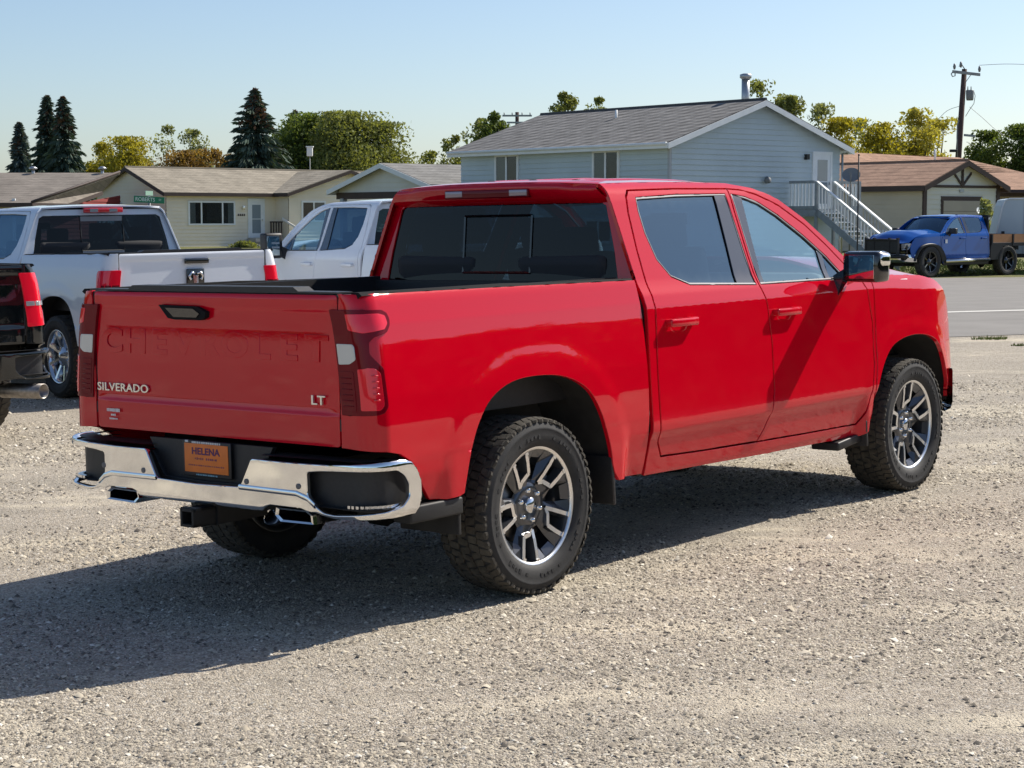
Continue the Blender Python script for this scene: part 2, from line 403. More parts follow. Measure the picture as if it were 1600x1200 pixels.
def tyre_meshes(tread_rows=5, N=62, detail=True):
    b = MB()
    prof = [(.268, .112), (.278, .124), (.300, .136), (.330, .140), (.352, .139), (.356, .141), (.362, .138), (.380, .133), (.394, .126), (.401, .112), (.402, .0),
            (.401, -.112), (.394, -.126), (.380, -.133), (.330, -.140), (.300, -.136), (.278, -.124), (.268, -.112)]
    b.lathe([(r, -t) for r, t in prof], 72)
    if detail:                                     # raised ring and blocks on the sidewall
        for k in range(72):
            if k % 9 in (0, 1, 2, 3, 5): 
                a = 2*PI*k/72; m = Matrix.Rotation(-a, 3, 'Y')
                b.box(m @ Vector((.318+.004*(k % 2), -.1385, 0)), (.014 if k % 3 else .02, .005, .016), 0, m)
    tyre = b.mesh('tyre', M['rubber'])
    t = MB(); rr = random.Random(3)
    rows = [-.112, -.058, 0, .058, .112] if tread_rows == 5 else [-.09, 0, .09]
    for ri, tc in enumerate(rows):
        for k in range(N):
            a0 = 2*PI*(k+.5*(ri % 2)+rr.uniform(-.06, .06))/N; da = 2*PI/N*rr.uniform(.39, .45)
            hw = (.0252 if tread_rows == 5 else .04); sk = rr.uniform(-.10, .10)*2*PI/N*3*(1 if ri % 2 else -1)
            outer = abs(tc) > .1
            pts = []
            for (sa, st) in ((-1, -1), (-.25, -1.12), (1, -.85), (1, 1), (.2, 1.12), (-1, .85)):
                pts.append((a0+sa*da+st*sk, tc+st*hw*(1 if not outer else 1.0)))
            V = []
            for h, sc in ((.397, 1.0), (.4085, .95)):
                for (a, tt) in pts:
                    a2 = a0+(a-a0)*sc; t2 = tc+(tt-tc)*sc; hh = h-(.010 if abs(t2) > .125 else (.004 if abs(t2) > .105 else 0))
                    V.append((hh*math.cos(a2), t2, hh*math.sin(a2)))
            n = 6
            t.add(V, [tuple(range(n, 2*n))]+[(i, (i+1) % n, n+(i+1) % n, n+i) for i in range(n)])
            if outer and detail:                  # shoulder lug running down the sidewall
                s_ = 1 if tc > 0 else -1; V = []
                for (r, tt) in ((.4035, .122), (.397, .128), (.386-.006*(k % 2), .1325)):
                    for sa in (-.8, .8):
                        V.append((r*math.cos(a0+sa*da), s_*(tt+.003), r*math.sin(a0+sa*da)))
                t.add(V, [(0, 1, 3, 2), (2, 3, 5, 4)])
    tread = t.mesh('tread', M['tread'])
    for me in (tyre, tread):
        bm = bmesh.new(); bm.from_mesh(me); bmesh.ops.recalc_face_normals(bm, faces=bm.faces[:]); bm.to_mesh(me); bm.free()
    return tyre, tread
def pol(r, deg, t): a = R_(deg); return (r*math.cos(a), -t, r*math.sin(a))
def rim_hero():
    """ten machined blades in five open V pairs over a gunmetal face; outside is -y"""
    b = MB()     # 0 gunmetal, 1 machined, 2 dark
    b.lathe([(.262, -.118), (.2665, -.121), (.268, -.117), (.262, -.106)], 72, 0)
    b.lathe([(.249, -.108), (.2505, -.1175), (.2625, -.1195)], 72, 1)
    b.lathe([(.2525, -.110), (.243, -.085), (.236, .0), (.228, .07), (.236, .115), (.262, .118)], 72, 0)
    for k in range(5):
        c = 117+72*k
        A = [(.253, c+10.5, .112), (.200, c+11.0, .104), (.150, c+12.2, .092), (.112, c+13.5, .080)]
        B = [(.112, c+13.5, .080), (.128, c+2, .086), (.148, c-17.5, .094), (.200, c-15.0, .104), (.253, c-12.5, .112)]
        def blade(path, w0):
            n = len(path)
            for i in range(n-1):
                p = Vector(pol(*path[i])); q = Vector(pol(*path[i+1])); d = (q-p); d.y = 0; d.normalize(); sdv = Vector((-d.z, 0, d.x))
                def ends(P, w): return P+sdv*w, P-sdv*w
                wa, wb = w0, w0
                a1, a2 = ends(p-d*.002, wa); b1, b2 = ends(q+d*.002, wb)
                dn = Vector((0, .045, 0))
                b.add([a1, a2, b2, b1], [(0, 1, 2, 3)], 1)
                x1, x2, y1, y2 = a1+dn+sdv*.010, a2+dn-sdv*.010, b1+dn+sdv*.010, b2+dn-sdv*.010
                b.add([a1, b1, y1, x1], [(0, 1, 2, 3)], 0); b.add([a2, b2, y2, x2], [(0, 1, 2, 3)], 0)
        blade(A, .0092); blade(B, .0098)
        # bright feet where the blades meet the rim
        for dg_ in (10.5, -12.5):
            p = Vector(pol(.246, c+dg_, .113)); m = Matrix.Rotation(-R_(c+dg_), 3, 'Y'); b.box(p, (.018, .004, .022), 1, m)
        # recessed painted web between this pair and the next, open towards its middle
        th0 = c+13.5; th1 = c+72-17.5
        outer = [(.252, c+12.5, .108), (.252, c+26, .102), (.252, c+44, .102), (.252, c+59, .108)]
        mid = [(.185, c+13.5, .095), (.190, c+24, .062), (.190, c+46, .062), (.185, c+57.5, .095)]
        inn = [(.118, c+16, .072), (.112, c+28, .060), (.118, c+42, .060), (.140, c+53, .080)]
        hub = [(.088, c+18, .070), (.088, c+28, .066), (.088, c+42, .066), (.088, c+54, .070)]
        rows = [outer, mid, inn, hub]
        for i in range(3):
            for j in range(3):
                if i == 1 and j == 1: continue       # the opening
                if i == 0 and j == 1: 
                    # shorter facet next to the lip
                    q = [pol(*outer[1]), pol(*outer[2]), pol(.215, c+43, .080), pol(.215, c+27, .080)]
                    b.add(q, [(0, 1, 2, 3)], 0); continue
                b.add([pol(*rows[i][j]), pol(*rows[i][j+1]), pol(*rows[i+1][j+1]), pol(*rows[i+1][j])], [(0, 1, 2, 3)], 0)
        b.add([pol(.088, c-18, .070), pol(.088, c+18, .070), pol(.112, c+13.5, .074), pol(.140, c-19, .078)], [(0, 1, 2, 3)], 0)
    b.lathe([(.105, -.060), (.098, -.070), (.060, -.072), (.046, -.064), (.0, -.064)], 40, 0)
    b.v = [(x*1.04, y, z*1.04) for x, y, z in b.v]
    rim = b.mesh('rim', [M['gunmetal'], M['machined']])
    c = MB(); c.lathe([(.037, -.062), (.037, -.082), (.034, -.087), (0, -.088)], 32, 0); cap = c.mesh('hub_cap', M['alloy'])
    lg = MB(); V = []
    for t, r in ((-.062, .014), (-.086, .0115), (-.090, .006)):
        for q in range(8): V.append((r*math.cos(q*PI/4), t, r*math.sin(q*PI/4)))
    lg.add(V, [(i, (i+1) % 8, 8+(i+1) % 8, 8+i) for i in range(8)]+[(8+i, 8+(i+1) % 8, 16+(i+1) % 8, 16+i) for i in range(8)]+[tuple(range(16, 24))], 0, True)
    lug = lg.mesh('wheel_nut', M['chrome'])
    d = MB(); d.lathe([(.0, -.03), (.175, -.03), (.178, -.02), (.178, -.004), (0, -.004)], 40); d.box((.12, -.02, .09), (.09, .07, .13), 0, Matrix.Rotation(-R_(40), 3, 'Y')); disc = d.mesh('brake_disc', M['steel'])
    return rim, cap, lug, disc
def rim_simple(nsp, m_face, m_back, w=.03):
    b = MB()
    b.lathe([(.2665, -.120), (.262, -.122), (.252, -.110), (.240, -.080), (.232, .1)], 48, 0)
    for k in range(nsp):
        c = 360/nsp*k
        V = [pol(.25, c-3.2, .105), pol(.25, c+3.2, .105), pol(.09, c+9, .07), pol(.09, c-9, .07), pol(.25, c-5, .06), pol(.25, c+5, .06), pol(.09, c+14, .03), pol(.09, c-14, .03)]
        b.add(V, [(0, 1, 2, 3), (0, 3, 7, 4), (1, 5, 6, 2)], 0)
    b.lathe([(.10, -.05), (.095, -.075), (.05, -.085), (.04, -.10), (0, -.10)], 32, 0)
    b.lathe([(.225, -.02), (.0, -.02)], 32, 1)
    return b.mesh('rim', [m_face, m_back])
TYRE, TREAD = tyre_meshes(); RIM, CAP, LUGS, DISC = rim_hero()
TYRE2, TREAD2 = tyre_meshes(3, 40, False)
RIM_SILVER = rim_simple(8, M['alloy'], M['frame']); RIM_BLACK = rim_simple(6, M['gloss_black'], M['frame'])
def fixn(me):
    bm = bmesh.new(); bm.from_mesh(me); bmesh.ops.recalc_face_normals(bm, faces=bm.faces[:]); bm.to_mesh(me); bm.free()
for me in (CAP, LUGS, DISC, RIM_SILVER, RIM_BLACK): fixn(me)
def wheel(root, x, s, kind='hero', phase=0, scale=1.0, yc=.835):
    """s = -1 right, +1 left; a wheel is a part, its tyre, tread, rim... are sub-parts"""
    Tm = Matrix.Translation((x, s*yc, WR*scale)) @ (Matrix.Rotation(PI, 4, 'Z') if s > 0 else Matrix()) @ Matrix.Rotation(-R_(phase), 4, 'Y') @ Matrix.Diagonal((scale, 1, scale, 1))
    w = bpy.data.objects.new('wheel', TYRE if kind == 'hero' else TYRE2); coll.objects.link(w); w.parent = root; w.matrix_local = Tm
    if kind == 'hero':
        link('tread', TREAD, w); link('rim', RIM, w); link('hub_cap', CAP, w); [link('wheel_nut', LUGS, w, Matrix.Translation((.072*math.cos(R_(42+60*k)), 0, .072*math.sin(R_(42+60*k))))) for k in range(6)]; link('brake_disc', DISC, w)
    else:
        link('tread', TREAD2, w); link('rim', RIM_SILVER if kind == 'silver' else RIM_BLACK, w)
    return w
def both(f):
    for s in (-1, 1): f(s)

def pickup(cfg, mtx):
    """a crew cab pickup; x forward from the rear axle, y left, z up"""
    P = cfg['paint']; hero = cfg.get('hero', False); res = .035 if hero else .085; rs = .042 if hero else .09; VS = 3.0 if hero else 2.0
    root = thing('pickup_truck', cfg['label'], 'pickup truck', mtx, cfg.get('group'))
    bed = cfg.get('bed', True); sides = cfg.get('sides', (-1, 1))
    rail = M['rail_cap']
    # --- wheels
    wk = cfg.get('wheels', 'hero'); ws = cfg.get('wheel_scale', 1.0)
    for s in (-1, 1):
        wheel(root, 0, s, wk, 0 if s < 0 else 20, ws, cfg.get('track', .835)); wheel(root, WB, s, wk, -19 if s < 0 else 33, ws, cfg.get('track', .835))
    # --- cab sides, doors, fenders
    door_r = [(1.09, 1.848), (1.5, 1.857), (2.03, 1.857), (2.012, 1.75), (1.99, 1.494), (1.985, 1.337), (2.02, 1.229), (2.048, 1.03), (2.047, .767), (2.01, .62), (1.975, .555), (1.93, .50), (1.40, .512), (1.01, .526), (.962, .60), (.953, .70), (.953, .97), (.960, 1.214), (.966, 1.368), (.985, 1.55), (1.02, 1.74), (1.05, 1.815)]
    door_f = [(2.036, 1.857), (2.16, 1.851), (2.30, 1.826), (2.50, 1.762), (2.71, 1.652), (2.873, 1.532), (3.02, 1.405), (3.10, 1.345), (3.155, 1.26), (3.20, 1.065), (3.192, .829), (3.154, .673), (3.10, .56), (3.04, .484), (2.45, .490), (1.936, .499), (1.981, .555), (2.016, .62), (2.053, .767), (2.054, 1.03), (2.026, 1.229), (1.991, 1.337), (1.996, 1.494), (2.018, 1.75)]
    win_r = [(1.13, 1.815), (1.5, 1.829), (1.985, 1.832), (1.97, 1.494), (1.962, 1.342), (1.34, 1.366), (1.20, 1.412), (1.125, 1.50), (1.10, 1.632), (1.108, 1.75)]
    win_f = [(2.045, 1.832), (2.18, 1.815), (2.30, 1.782), (2.45, 1.715), (2.66, 1.592), (2.83, 1.471), (2.93, 1.375), (2.915, 1.352), (2.80, 1.338), (2.008, 1.342), (2.018, 1.50)]
    glass_r = [(1.135, 1.805), (1.5, 1.818), (1.862, 1.82), (1.815, 1.55), (1.775, 1.352), (1.35, 1.376), (1.21, 1.422), (1.14, 1.51), (1.117, 1.632), (1.12, 1.75)]
    glass_f = [(2.15, 1.806), (2.30, 1.770), (2.44, 1.703), (2.64, 1.588), (2.745, 1.51), (2.725, 1.348), (2.068, 1.352), (2.11, 1.60)]
    quarter = [(2.80, 1.468), (2.905, 1.372), (2.89, 1.360), (2.785, 1.350)]
    for s in (-1, 1):
        fp = cab_pt(s); od = (0, s, 0)
        def shift(d, fp=fp, s=s):
            return lambda u, z: fp(u, z)+Vector((0, -s*d, 0))
        if hero:
            grow = lambda poly, g: [( (p[0]-cx)*(1+g/1.1*1.6)+cx, (p[1]-cz)*(1+g)+cz) for p in poly for cx, cz in [(sum(q[0] for q in poly)/len(poly), sum(q[1] for q in poly)/len(poly))]]
        # shell around the doors: sill, pillars, roof rail
        topl = [(.905, 1.885), (1.2, 1.892), (1.7, 1.895), (2.10, 1.890), (2.30, 1.866), (2.52, 1.802), (2.73, 1.692), (2.90, 1.572), (3.06, 1.448), (3.17, 1.372), (3.235, 1.34)]
        union = [(1.085, 1.853)]+[(p[0], p[1]+.005) for p in door_r[1:3]]+[(p[0], p[1]+.005) for p in door_f[1:7]]+[(3.106, 1.349), (3.162, 1.26), (3.207, 1.065), (3.199, .829), (3.161, .673), (3.106, .556), (3.044, .478), (2.45, .484), (1.93, .494), (1.40, .506), (1.006, .520), (.955, .598), (.947, .70), (.947, .97), (.954, 1.214), (.960, 1.368), (.979, 1.55), (1.014, 1.74), (1.044, 1.82)]
        shell = topl+[(3.235, 1.06), (3.225, .82), (3.20, .69), (3.175, .585), (3.145, .50), (3.13, .43), (3.06, .402), (2.0, .415), (.885, .437), (.885, 1.385), (.893, 1.60)]
        panel('cab_side', shell, fp, P, root, rs, [union], .02, vs=VS, out=od)
        panel('door', door_r, fp, P, root, rs, [win_r], .018, vs=VS, out=od)
        panel('door', door_f, fp, P, root, rs, [win_f], .018, vs=VS, out=od)
        # inner dark door frame behind the glass, black pillar faces, window trim
        fr = MB()
        panel('pillar_trim', [(1.875, 1.828), (1.984, 1.829), (1.966, 1.494), (1.958, 1.346), (1.785, 1.355), (1.83, 1.58)], shift(.004), M['chrome_dull'] if False else M['gloss_black'], root, res*1.4, (), .01, out=od)
        panel('pillar_trim', [(2.05, 1.828), (2.145, 1.812), (2.10, 1.58), (2.060, 1.346), (2.012, 1.346), (2.022, 1.50)], shift(.004), M['gloss_black'], root, res*1.4, (), .01, out=od)
        panel('pillar_trim', [(2.75, 1.517), (2.80, 1.475), (2.782, 1.345), (2.73, 1.344)], shift(.006), M['gloss_black'], root, res, (), .01, out=od)
        panel('side_window', glass_r, shift(.012), M['glass_rear'], root, res*1.5, (), 0, out=od)
        panel('side_window', glass_f, shift(.012), M['glass_front'], root, res*1.5, (), 0, out=od)
        panel('quarter_window', quarter, shift(.010), M['glass_rear'], root, res, (), 0, out=od)
        # black surround behind the panes' edges, trim strip along the outline
        for wn, gl in ((win_r, [glass_r]), (win_f, [glass_f, quarter])):
            if wn is win_f: gl = [glass_f]
            panel('window_seal', rnd([((p[0]), (p[1])) for p in wn], .01, 1), shift(.018), M['plastic'], root, res*1.3, [g for g in gl], .004, out=od)
        if cfg.get('chrome_trim', False):
            for wn in (win_r, win_f):
                wi = []
                cx = sum(q[0] for q in wn)/len(wn); cz = sum(q[1] for q in wn)/len(wn)
                for i, q in enumerate(wn):
                    a = Vector(wn[i-1]); c_ = Vector(wn[(i+1) % len(wn)]); d = (c_-a).normalized(); nn = Vector((d.y, -d.x)); 
                    if nn.dot(Vector((cx, cz))-Vector(q)) < 0: nn = -nn
                    wi.append((q[0]+nn.x*.013, q[1]+nn.y*.013))
                panel('window_trim', wn, shift(.001), M['chrome_dull'], root, res, [wi], .008, out=od)
        # front fender
        fen = [(3.24, 1.345), (3.5, 1.342), (3.9, 1.326), (4.12, 1.292), (4.26, 1.24), (4.36, 1.17), (4.43, 1.085), (4.48, .98), (4.50, .84), (4.47, .66), (4.44, .60), (WB+.545, .58)]
        fen += [(WB+a, b) for a, b in ARCH_F[::-1] if b > .53]
        fen += [(3.155, .50), (3.182, .585), (3.207, .69), (3.232, .82), (3.242, 1.06)]
        def fen_pt(u, z, s=s):
            w = side_w(T_CAB, u, z+fender_drop(u)); return Vector((u, s*w, z))
        panel('fender', fen, fen_pt, P, root, rs*.8, (), .025, vs=VS, out=od)
        # handles
        for hx in (1.15, 2.185):
            w = side_w(T_CAB, hx, 1.18); h = MB()
            h.box((hx, s*(w+.030), 1.187), (.225, .022, .040), 0, None, 1, .010)
            h.box((hx-.095, s*(w+.010), 1.187), (.034, .045, .034), 0, None, 1, .008)
            h.box((hx+.110, s*(w+.013), 1.187), (.060, .052, .042), 0, None, 1, .010)
            ho = h.build('door_handle', P, root)
            if hero:
                cp = MB(); V = []; k = 18
                for i in range(k): V.append((hx+.004+.078*math.cos(2*PI*i/k), s*(w+.0015), 1.172+.044*math.sin(2*PI*i/k)))
                for i in range(k): V.append((hx+.004+.062*math.cos(2*PI*i/k), s*(w+.0030), 1.172+.032*math.sin(2*PI*i/k)))
                for i in range(k): V.append((hx+.004+.030*math.cos(2*PI*i/k), s*(w-.0065), 1.174+.014*math.sin(2*PI*i/k)))
                cp.add(V, [(q*k+i, q*k+(i+1) % k, (q+1)*k+(i+1) % k, (q+1)*k+i) for q in range(2) for i in range(k)]+[tuple(range(2*k, 3*k))], 0, True)
                cp.build('handle_cup', P, ho)
    # --- roof
    def roof(x, y):
        t = abs(y)/.66
        zx = float(np.interp(x, [.86, 1.1, 1.5, 1.9, 2.15, 2.35, 2.50], [1.903, 1.916, 1.925, 1.920, 1.902, 1.868, 1.826]))
        side = float(np.interp(x, [.86, .905, 1.2, 1.7, 2.10, 2.30, 2.52], [1.885, 1.886, 1.892, 1.895, 1.890, 1.866, 1.802]))
        return Vector((x, y, side+(max(zx, side+.004)-side)*(1-t**2.6)))
    yr = lambda x, z: side_w(T_CAB, x, z)-.001
    ro = [(.90, -yr(.9, 1.886)), (1.2, -yr(1.2, 1.892)), (1.7, -yr(1.7, 1.895)), (2.10, -yr(2.1, 1.89)), (2.28, -yr(2.3, 1.868)), (2.50, -yr(2.52, 1.806))]
    ro = ro+[(2.53, -.4), (2.54, 0), (2.53, .4)]+[(a, -b) for a, b in ro[::-1]]
    if hero: ro += [(.86, .55), (.845, 0), (.86, -.55)]
    panel('roof', ro, roof, P, root, res*1.3, (), .02, out=(0, 0, 1))
    if hero:
        for yy in (-.42, -.14, .14, .42):         # pressed ribs along the roof
            rb = MB(); V = []; 
            for x in np.linspace(1.05, 2.2, 14):
                for dy, dz in ((-.035, .0), (-.02, .006), (.02, .006), (.035, 0)):
                    q = roof(x, yy+dy); V.append((x, yy+dy, q.z+dz+.0005))
            rb.add(V, [(i*4+j, i*4+j+1, i*4+j+5, i*4+j+4) for i in range(13) for j in range(3)], 0, True); rb.build('roof_rib', P, root)
    # --- back of the cab with its glass
    def back(y, z):
        return Vector((.885+.045*max(0, (z-1.36))/.45+.03*(abs(y)/.9)**3, y, z))
    gl = [(-.775, 1.395), (.775, 1.395), (.745, 1.55), (.685, 1.775), (.64, 1.80), (-.64, 1.80), (-.685, 1.775), (-.745, 1.55)]
    bo = [(-.885, .95), (.885, .95), (.895, 1.385), (.835, 1.55), (.742, 1.79), (.69, 1.865), (-.69, 1.865), (-.742, 1.79), (-.835, 1.55), (-.895, 1.385)]
    panel('cab_back', bo, back, P, root, res*1.4, [gl], .02, out=(-1, 0, 0))
    sh = lambda d: (lambda y, z: back(y, z)+Vector((d, 0, 0)))
    gi = [(a*.96, 1.5975+(b-1.5975)*.93) for a, b in gl]
    if cfg.get('slider', True):
        pane_m = M['glass_dark']
        panel('rear_window', gl, sh(.010), pane_m, root, res*2, (), 0, out=(-1, 0, 0))
        sf = MB(); x0 = .893; y0, y1, z0, z1 = cfg.get('slide_frame', (-.02, .215, 1.44, 1.735)) if hero else (-.24, .24, 1.43, 1.79)
        wd = .009
        if hero:
            y0, y1 = -.225, .225
        for (a_, b_) in (((y0, z0), (y1, z0)), ((y0, z1), (y1, z1)), ((y0, z0), (y0, z1)), ((y1, z0), (y1, z1))):
            p_, q_ = back(*a_), back(*b_); o_ = Vector((.004, 0, 0))
            sf.tube([p_+o_, q_+o_], wd*.7, 4, smooth=False)
        sf.build('slider_frame', M['gloss_black'] if hero else M['frame'], root)
        if not hero:
            for zz, hh in ((1.765, .05), (1.418, .022)): MB_ = MB(); MB_.box((back(0, zz).x+.004, 0, zz), (.006, .47, hh)); MB_.build('slider_trim', M['vent_grey'], root)
    else: panel('rear_window', gl, sh(.006), M['glass_dark'], root, res*2, (), 0, out=(-1, 0, 0))
    # spoiler lip and brake light along the roof's rear edge
    if hero:
        prof = [(.97, 1.914, .64), (.92, 1.908, .648), (.875, 1.899, .655), (.852, 1.888, .664), (.846, 1.875, .676), (.856, 1.845, .705), (.885, 1.812, .728), (.920, 1.792, .735)]
        V = []; ys = np.linspace(-1, 1, 33)
        for (x, z, hw) in prof:
            for y in ys:
                c = 1-sm(.50, .62, abs(y)*.72); dx = -.014*c if x < .9 else 0
                zz = z-.016*abs(y)**3*(1 if z > 1.84 else .2)+(.004*c if 1.87 < z < 1.9 else 0)
                V.append((x+.03*abs(y)**3+dx, y*hw, zz))
        n = len(ys); sp = MB(); sp.add(V, [(i*n+j, i*n+j+1, (i+1)*n+j+1, (i+1)*n+j) for i in range(len(prof)-1) for j in range(n-1)], 0, True)
        sp.build('roof_spoiler', P, root)
        cl = MB(); cl.box((.842, .0, 1.848), (.03, .56, .044), 0, None, 1, .006); L_ = cl.build('high_brake_light', M['lens_dark'], root)
        for y in (-.215, .215):
            q = MB(); q.box((.8275, y, 1.850), (.006, .115, .032), 0, None, 1, .003); q.build('light_lens', M['lens_smoke'], L_)
    else:
        cl = MB(); cl.box((.875, 0, 1.852), (.03, .44, .05), 0, None, 1, .006); L_ = cl.build('high_brake_light', M['lens_bright'], root)
        for y in (-.11, .11):
            q = MB(); q.box((.8575, y, 1.852), (.006, .09, .036), 0); q.build('light_lens', M['lens_clear'], L_)
    # --- windscreen, hood, front
    def ws_(y, t):
        x = 3.16-.10*(abs(y)/.8)**2.2; xt = 2.53-.05*(abs(y)/.6)**2
        hw = .86+(.655-.86)*t
        return Vector((x+(xt-x)*t, y*hw, 1.345+(1.822-1.345)*t+.02*math.sin(PI*t)))
    panel('windscreen', [(-1, 0), (1, 0), (1, 1), (-1, 1)], ws_, M['glass_front'] if not cfg.get('dark_ws') else M['glass_rear'], root, .12, (), 0, out=(1, 0, 1))
    def hood(x, y):
        d = fender_drop(x); e = abs(y)/.9
        z = 1.402-d*1.0+.060*(1-sm(.30, .80, abs(y)))*(1-sm(4.3, 4.6, x)) - .055*e**4
        z -= .10*sm(3.98, 4.36, x)+.20*sm(4.24, 4.66, x)
        return Vector((x, y, z))
    hy = lambda x: side_w(T_CAB, x, 1.335+.0)-.012
    ho = [(3.10, -.84), (3.24, -hy(3.24)), (3.6, -hy(3.6)), (4.0, -hy(4.0)), (4.3, -hy(4.3)+.02), (4.52, -.80), (4.60, -.62), (4.64, -.3), (4.65, 0)]
    ho = ho+[(a, -b) for a, b in ho[-2::-1]]
    panel('hood', ho, hood, P, root, res*1.4, (), .02, out=(0, 0, 1))
    # front face
    fb = MB()
    fb.box((4.49, 0, .87), (.10, 1.52, .40), 0, None, 1, .02); g = fb.build('grille', M['gloss_black'], root)
    for k in range(4):
        q = MB(); q.box((4.555, 0, .73+.09*k), (.03, 1.10, .028), 0, None, 1, .006); q.build('grille_bar', M['frame'] if cfg.get('dark_front') else M['chrome'], g)
    for s in (-1, 1):
        hl = MB(); V = [(4.585, s*.58, 1.04), (4.585, s*.58, .84), (4.52, s*.80, .86), (4.44, s*.83, .98), (4.44, s*.825, 1.04), (4.53, s*.78, 1.04)]
        hl.add([Vector(v) for v in V]+[Vector(v)-Vector((.10, s*.05, 0)) for v in V], [(0, 1, 2, 3, 4, 5)]+[(i, (i+1) % 6, 6+(i+1) % 6, 6+i) for i in range(6)], 0)
        h_ = hl.build('headlight', M['lens_clear'], root)
        a = MB(); a.box((4.452, s*.848, 1.00), (.035, .012, .05), 0, Matrix.Rotation(-s*R_(14), 3, 'Z')); a.build('side_marker', M['lens_amber'], h_)
    fbm = MB(); V = []; ys = np.linspace(-1, 1, 25)
    for (dx, z) in ((-.10, .72), (-.01, .715), (0, .70), (0, .50), (-.03, .46), (-.12, .45)):
        for y in ys:
            V.append((4.66+dx-.34*abs(y)**3.5, y*.955, z))
    n = len(ys); fbm.add(V, [(i*n+j, i*n+j+1, (i+1)*n+j+1, (i+1)*n+j) for i in range(5) for j in range(n-1)], 0, True)
    fbm.build('front_bumper', M['chrome'] if not cfg.get('blue_bumper') else P, root)
    # --- floor, frame, wells, inside
    ch = MB()
    ch.box((2.05, 0, .50), (2.3, 1.76, .14)); ch.box((3.9, 0, .62), (1.0, 1.26, .36)); 
    for s in (-1, 1): ch.box((1.85, s*.43, .46), (5.0, .09, .14))
    ch.box((0, 0, .40), (.13, 1.45, .13)); ch.box((WB, 0, .38), (.10, 1.4, .10)); ch.box((-.60, 0, .52), (.20, 1.3, .10))
    ch.tube([(0, -.02, .40), (0, .02, .40)], .17, 12); ch.tube([(.1, .0, .44), (2.4, 0, .46)], .045)
    ch.tube([(2.2, .30, .42), (.9, .34, .42), (.3, .55, .50), (-.4, .55, .45)], .05)
    ch.build('chassis', M['frame'], root)
    for x0, AR in ((0, ARCH_R), (WB, ARCH_F)):
        if x0 == 0 and not bed: continue
        for s in (-1, 1):
            w = MB(); V = []
            for (a, b) in AR:
                V.append((x0+a*1.03, s*.60, b+.015)); V.append((x0+a*1.03, s*(side_w(T_BED if x0 == 0 else T_CAB, x0+a, b)-.012), b+.012))
            m = len(AR); w.add(V, [(2*i, 2*i+2, 2*i+3, 2*i+1) for i in range(m-1)], 0, True)
            w.add([(x0+a*1.03, s*.60, b+.015) for a, b in AR]+[(x0-.4, s*.60, .5)], [tuple(range(m+1))], 0)
            w.build('wheel_well', M['liner'], root)
    it = MB()
    it.box((2.0, 0, .62), (2.3, 1.7, .12), 0)
    def seat(x, y, wd):
        it.box((x, y, .98), (.52, wd, .16), 0, Matrix.Rotation(R_(-6), 3, 'Y'), 1, .05); it.box((x-.27, y, 1.26), (.16, wd*.95, .58), 0, Matrix.Rotation(R_(-14), 3, 'Y'), 1, .05)
    for y in (-.42, .42):
        seat(2.18, y, .50); it.box((1.84, y, 1.63), (.10, .26, .18), 0, Matrix.Rotation(R_(-10), 3, 'Y'), 1, .03)
        seat(1.30, y, .60); it.box((1.0, y*1.1, 1.60), (.09, .22, .14), 0, Matrix.Rotation(R_(-8), 3, 'Y'), 1, .03)
    it.box((2.18, 0, 1.0), (.5, .26, .30), 0, None, 1, .03)
    it.build('seats', M['seat'], root)
    ds = MB(); ds.box((2.98, 0, 1.20), (.36, 1.64, .30), 0, Matrix.Rotation(R_(12), 3, 'Y'), 1, .06)
    ds.tube([(2.72, .42, 1.27), (2.86, .42, 1.20)], .025)
    ds.build('dashboard', M['seat_light'], root)
    sw = MB(); a = [(2.70+.05*math.sin(k*PI/9)*-1, .42+.19*math.cos(k*PI/9), 1.28+.18*math.sin(k*PI/9)) for k in range(19)]; sw.tube(a, .014, 6, cap=False); sw.box((2.71, .42, 1.28), (.04, .32, .05)); sw.build('steering_wheel', M['seat'], root)
    ci = MB(); ci.box((1.7, 0, 1.855), (1.5, 1.22, .012)); 
    for s in (-1, 1): ci.box((1.9, s*.86, 1.13), (2.0, .04, .40))
    ci.box((.95, 0, 1.15), (.03, 1.6, .5))
    ci.build('cab_lining', M['seat_light'], root)
    rm = MB(); rm.box((2.52, 0, 1.70), (.03, .25, .07), 0, None, 1, .01); rm.build('inner_mirror', M['seat'], root)
    # --- door mirrors
    for s in (-1, 1):
        y0, y1 = s*1.0, s*1.245
        mm = MB(); ym = (y0+y1)/2; wd = abs(y1-y0); big = cfg.get('tow_mirror')
        zc, hh = (1.41, .175) if not big else (1.40, .30)
        mm.box((2.845, ym, zc), (.13, wd, hh), 0, Matrix.Rotation(s*R_(8), 3, 'Z'), 1, .03)
        mm.add([Vector(v) for v in [(2.93, s*.955, 1.30), (2.80, s*.955, 1.23), (2.80, s*1.04, zc-hh/2+.02), (2.93, s*1.06, zc-hh/2+.02), (2.98, s*.93, 1.36), (2.80, s*.935, 1.36), (2.81, s*1.02, zc), (2.93, s*1.02, zc)]],
               [(0, 1, 2, 3), (4, 7, 6, 5), (1, 5, 6, 2), (0, 3, 7, 4), (0, 4, 5, 1), (2, 6, 7, 3)])
        mo = mm.build('door_mirror', M['gloss_black'] if hero else M['plastic'], root)
        g = MB(); rot = Matrix.Rotation(s*R_(8), 3, 'Z')
        g.box(Vector((2.845, ym, zc))+rot @ Vector((-.0665, s*.014, 0)), (.004, wd*.70, hh*.76), 0, rot, 1, .0015); g.build('mirror_glass', M['mirror'], mo)
        if cfg.get('chrome_mirror'):
            g = MB(); g.box(Vector((2.845, ym, zc))+rot @ Vector((.012, s*(wd/2-.024), .040)), (.104, .058, hh*.44), 0, rot, 1, .022); g.build('mirror_cap', M['chrome'], mo)
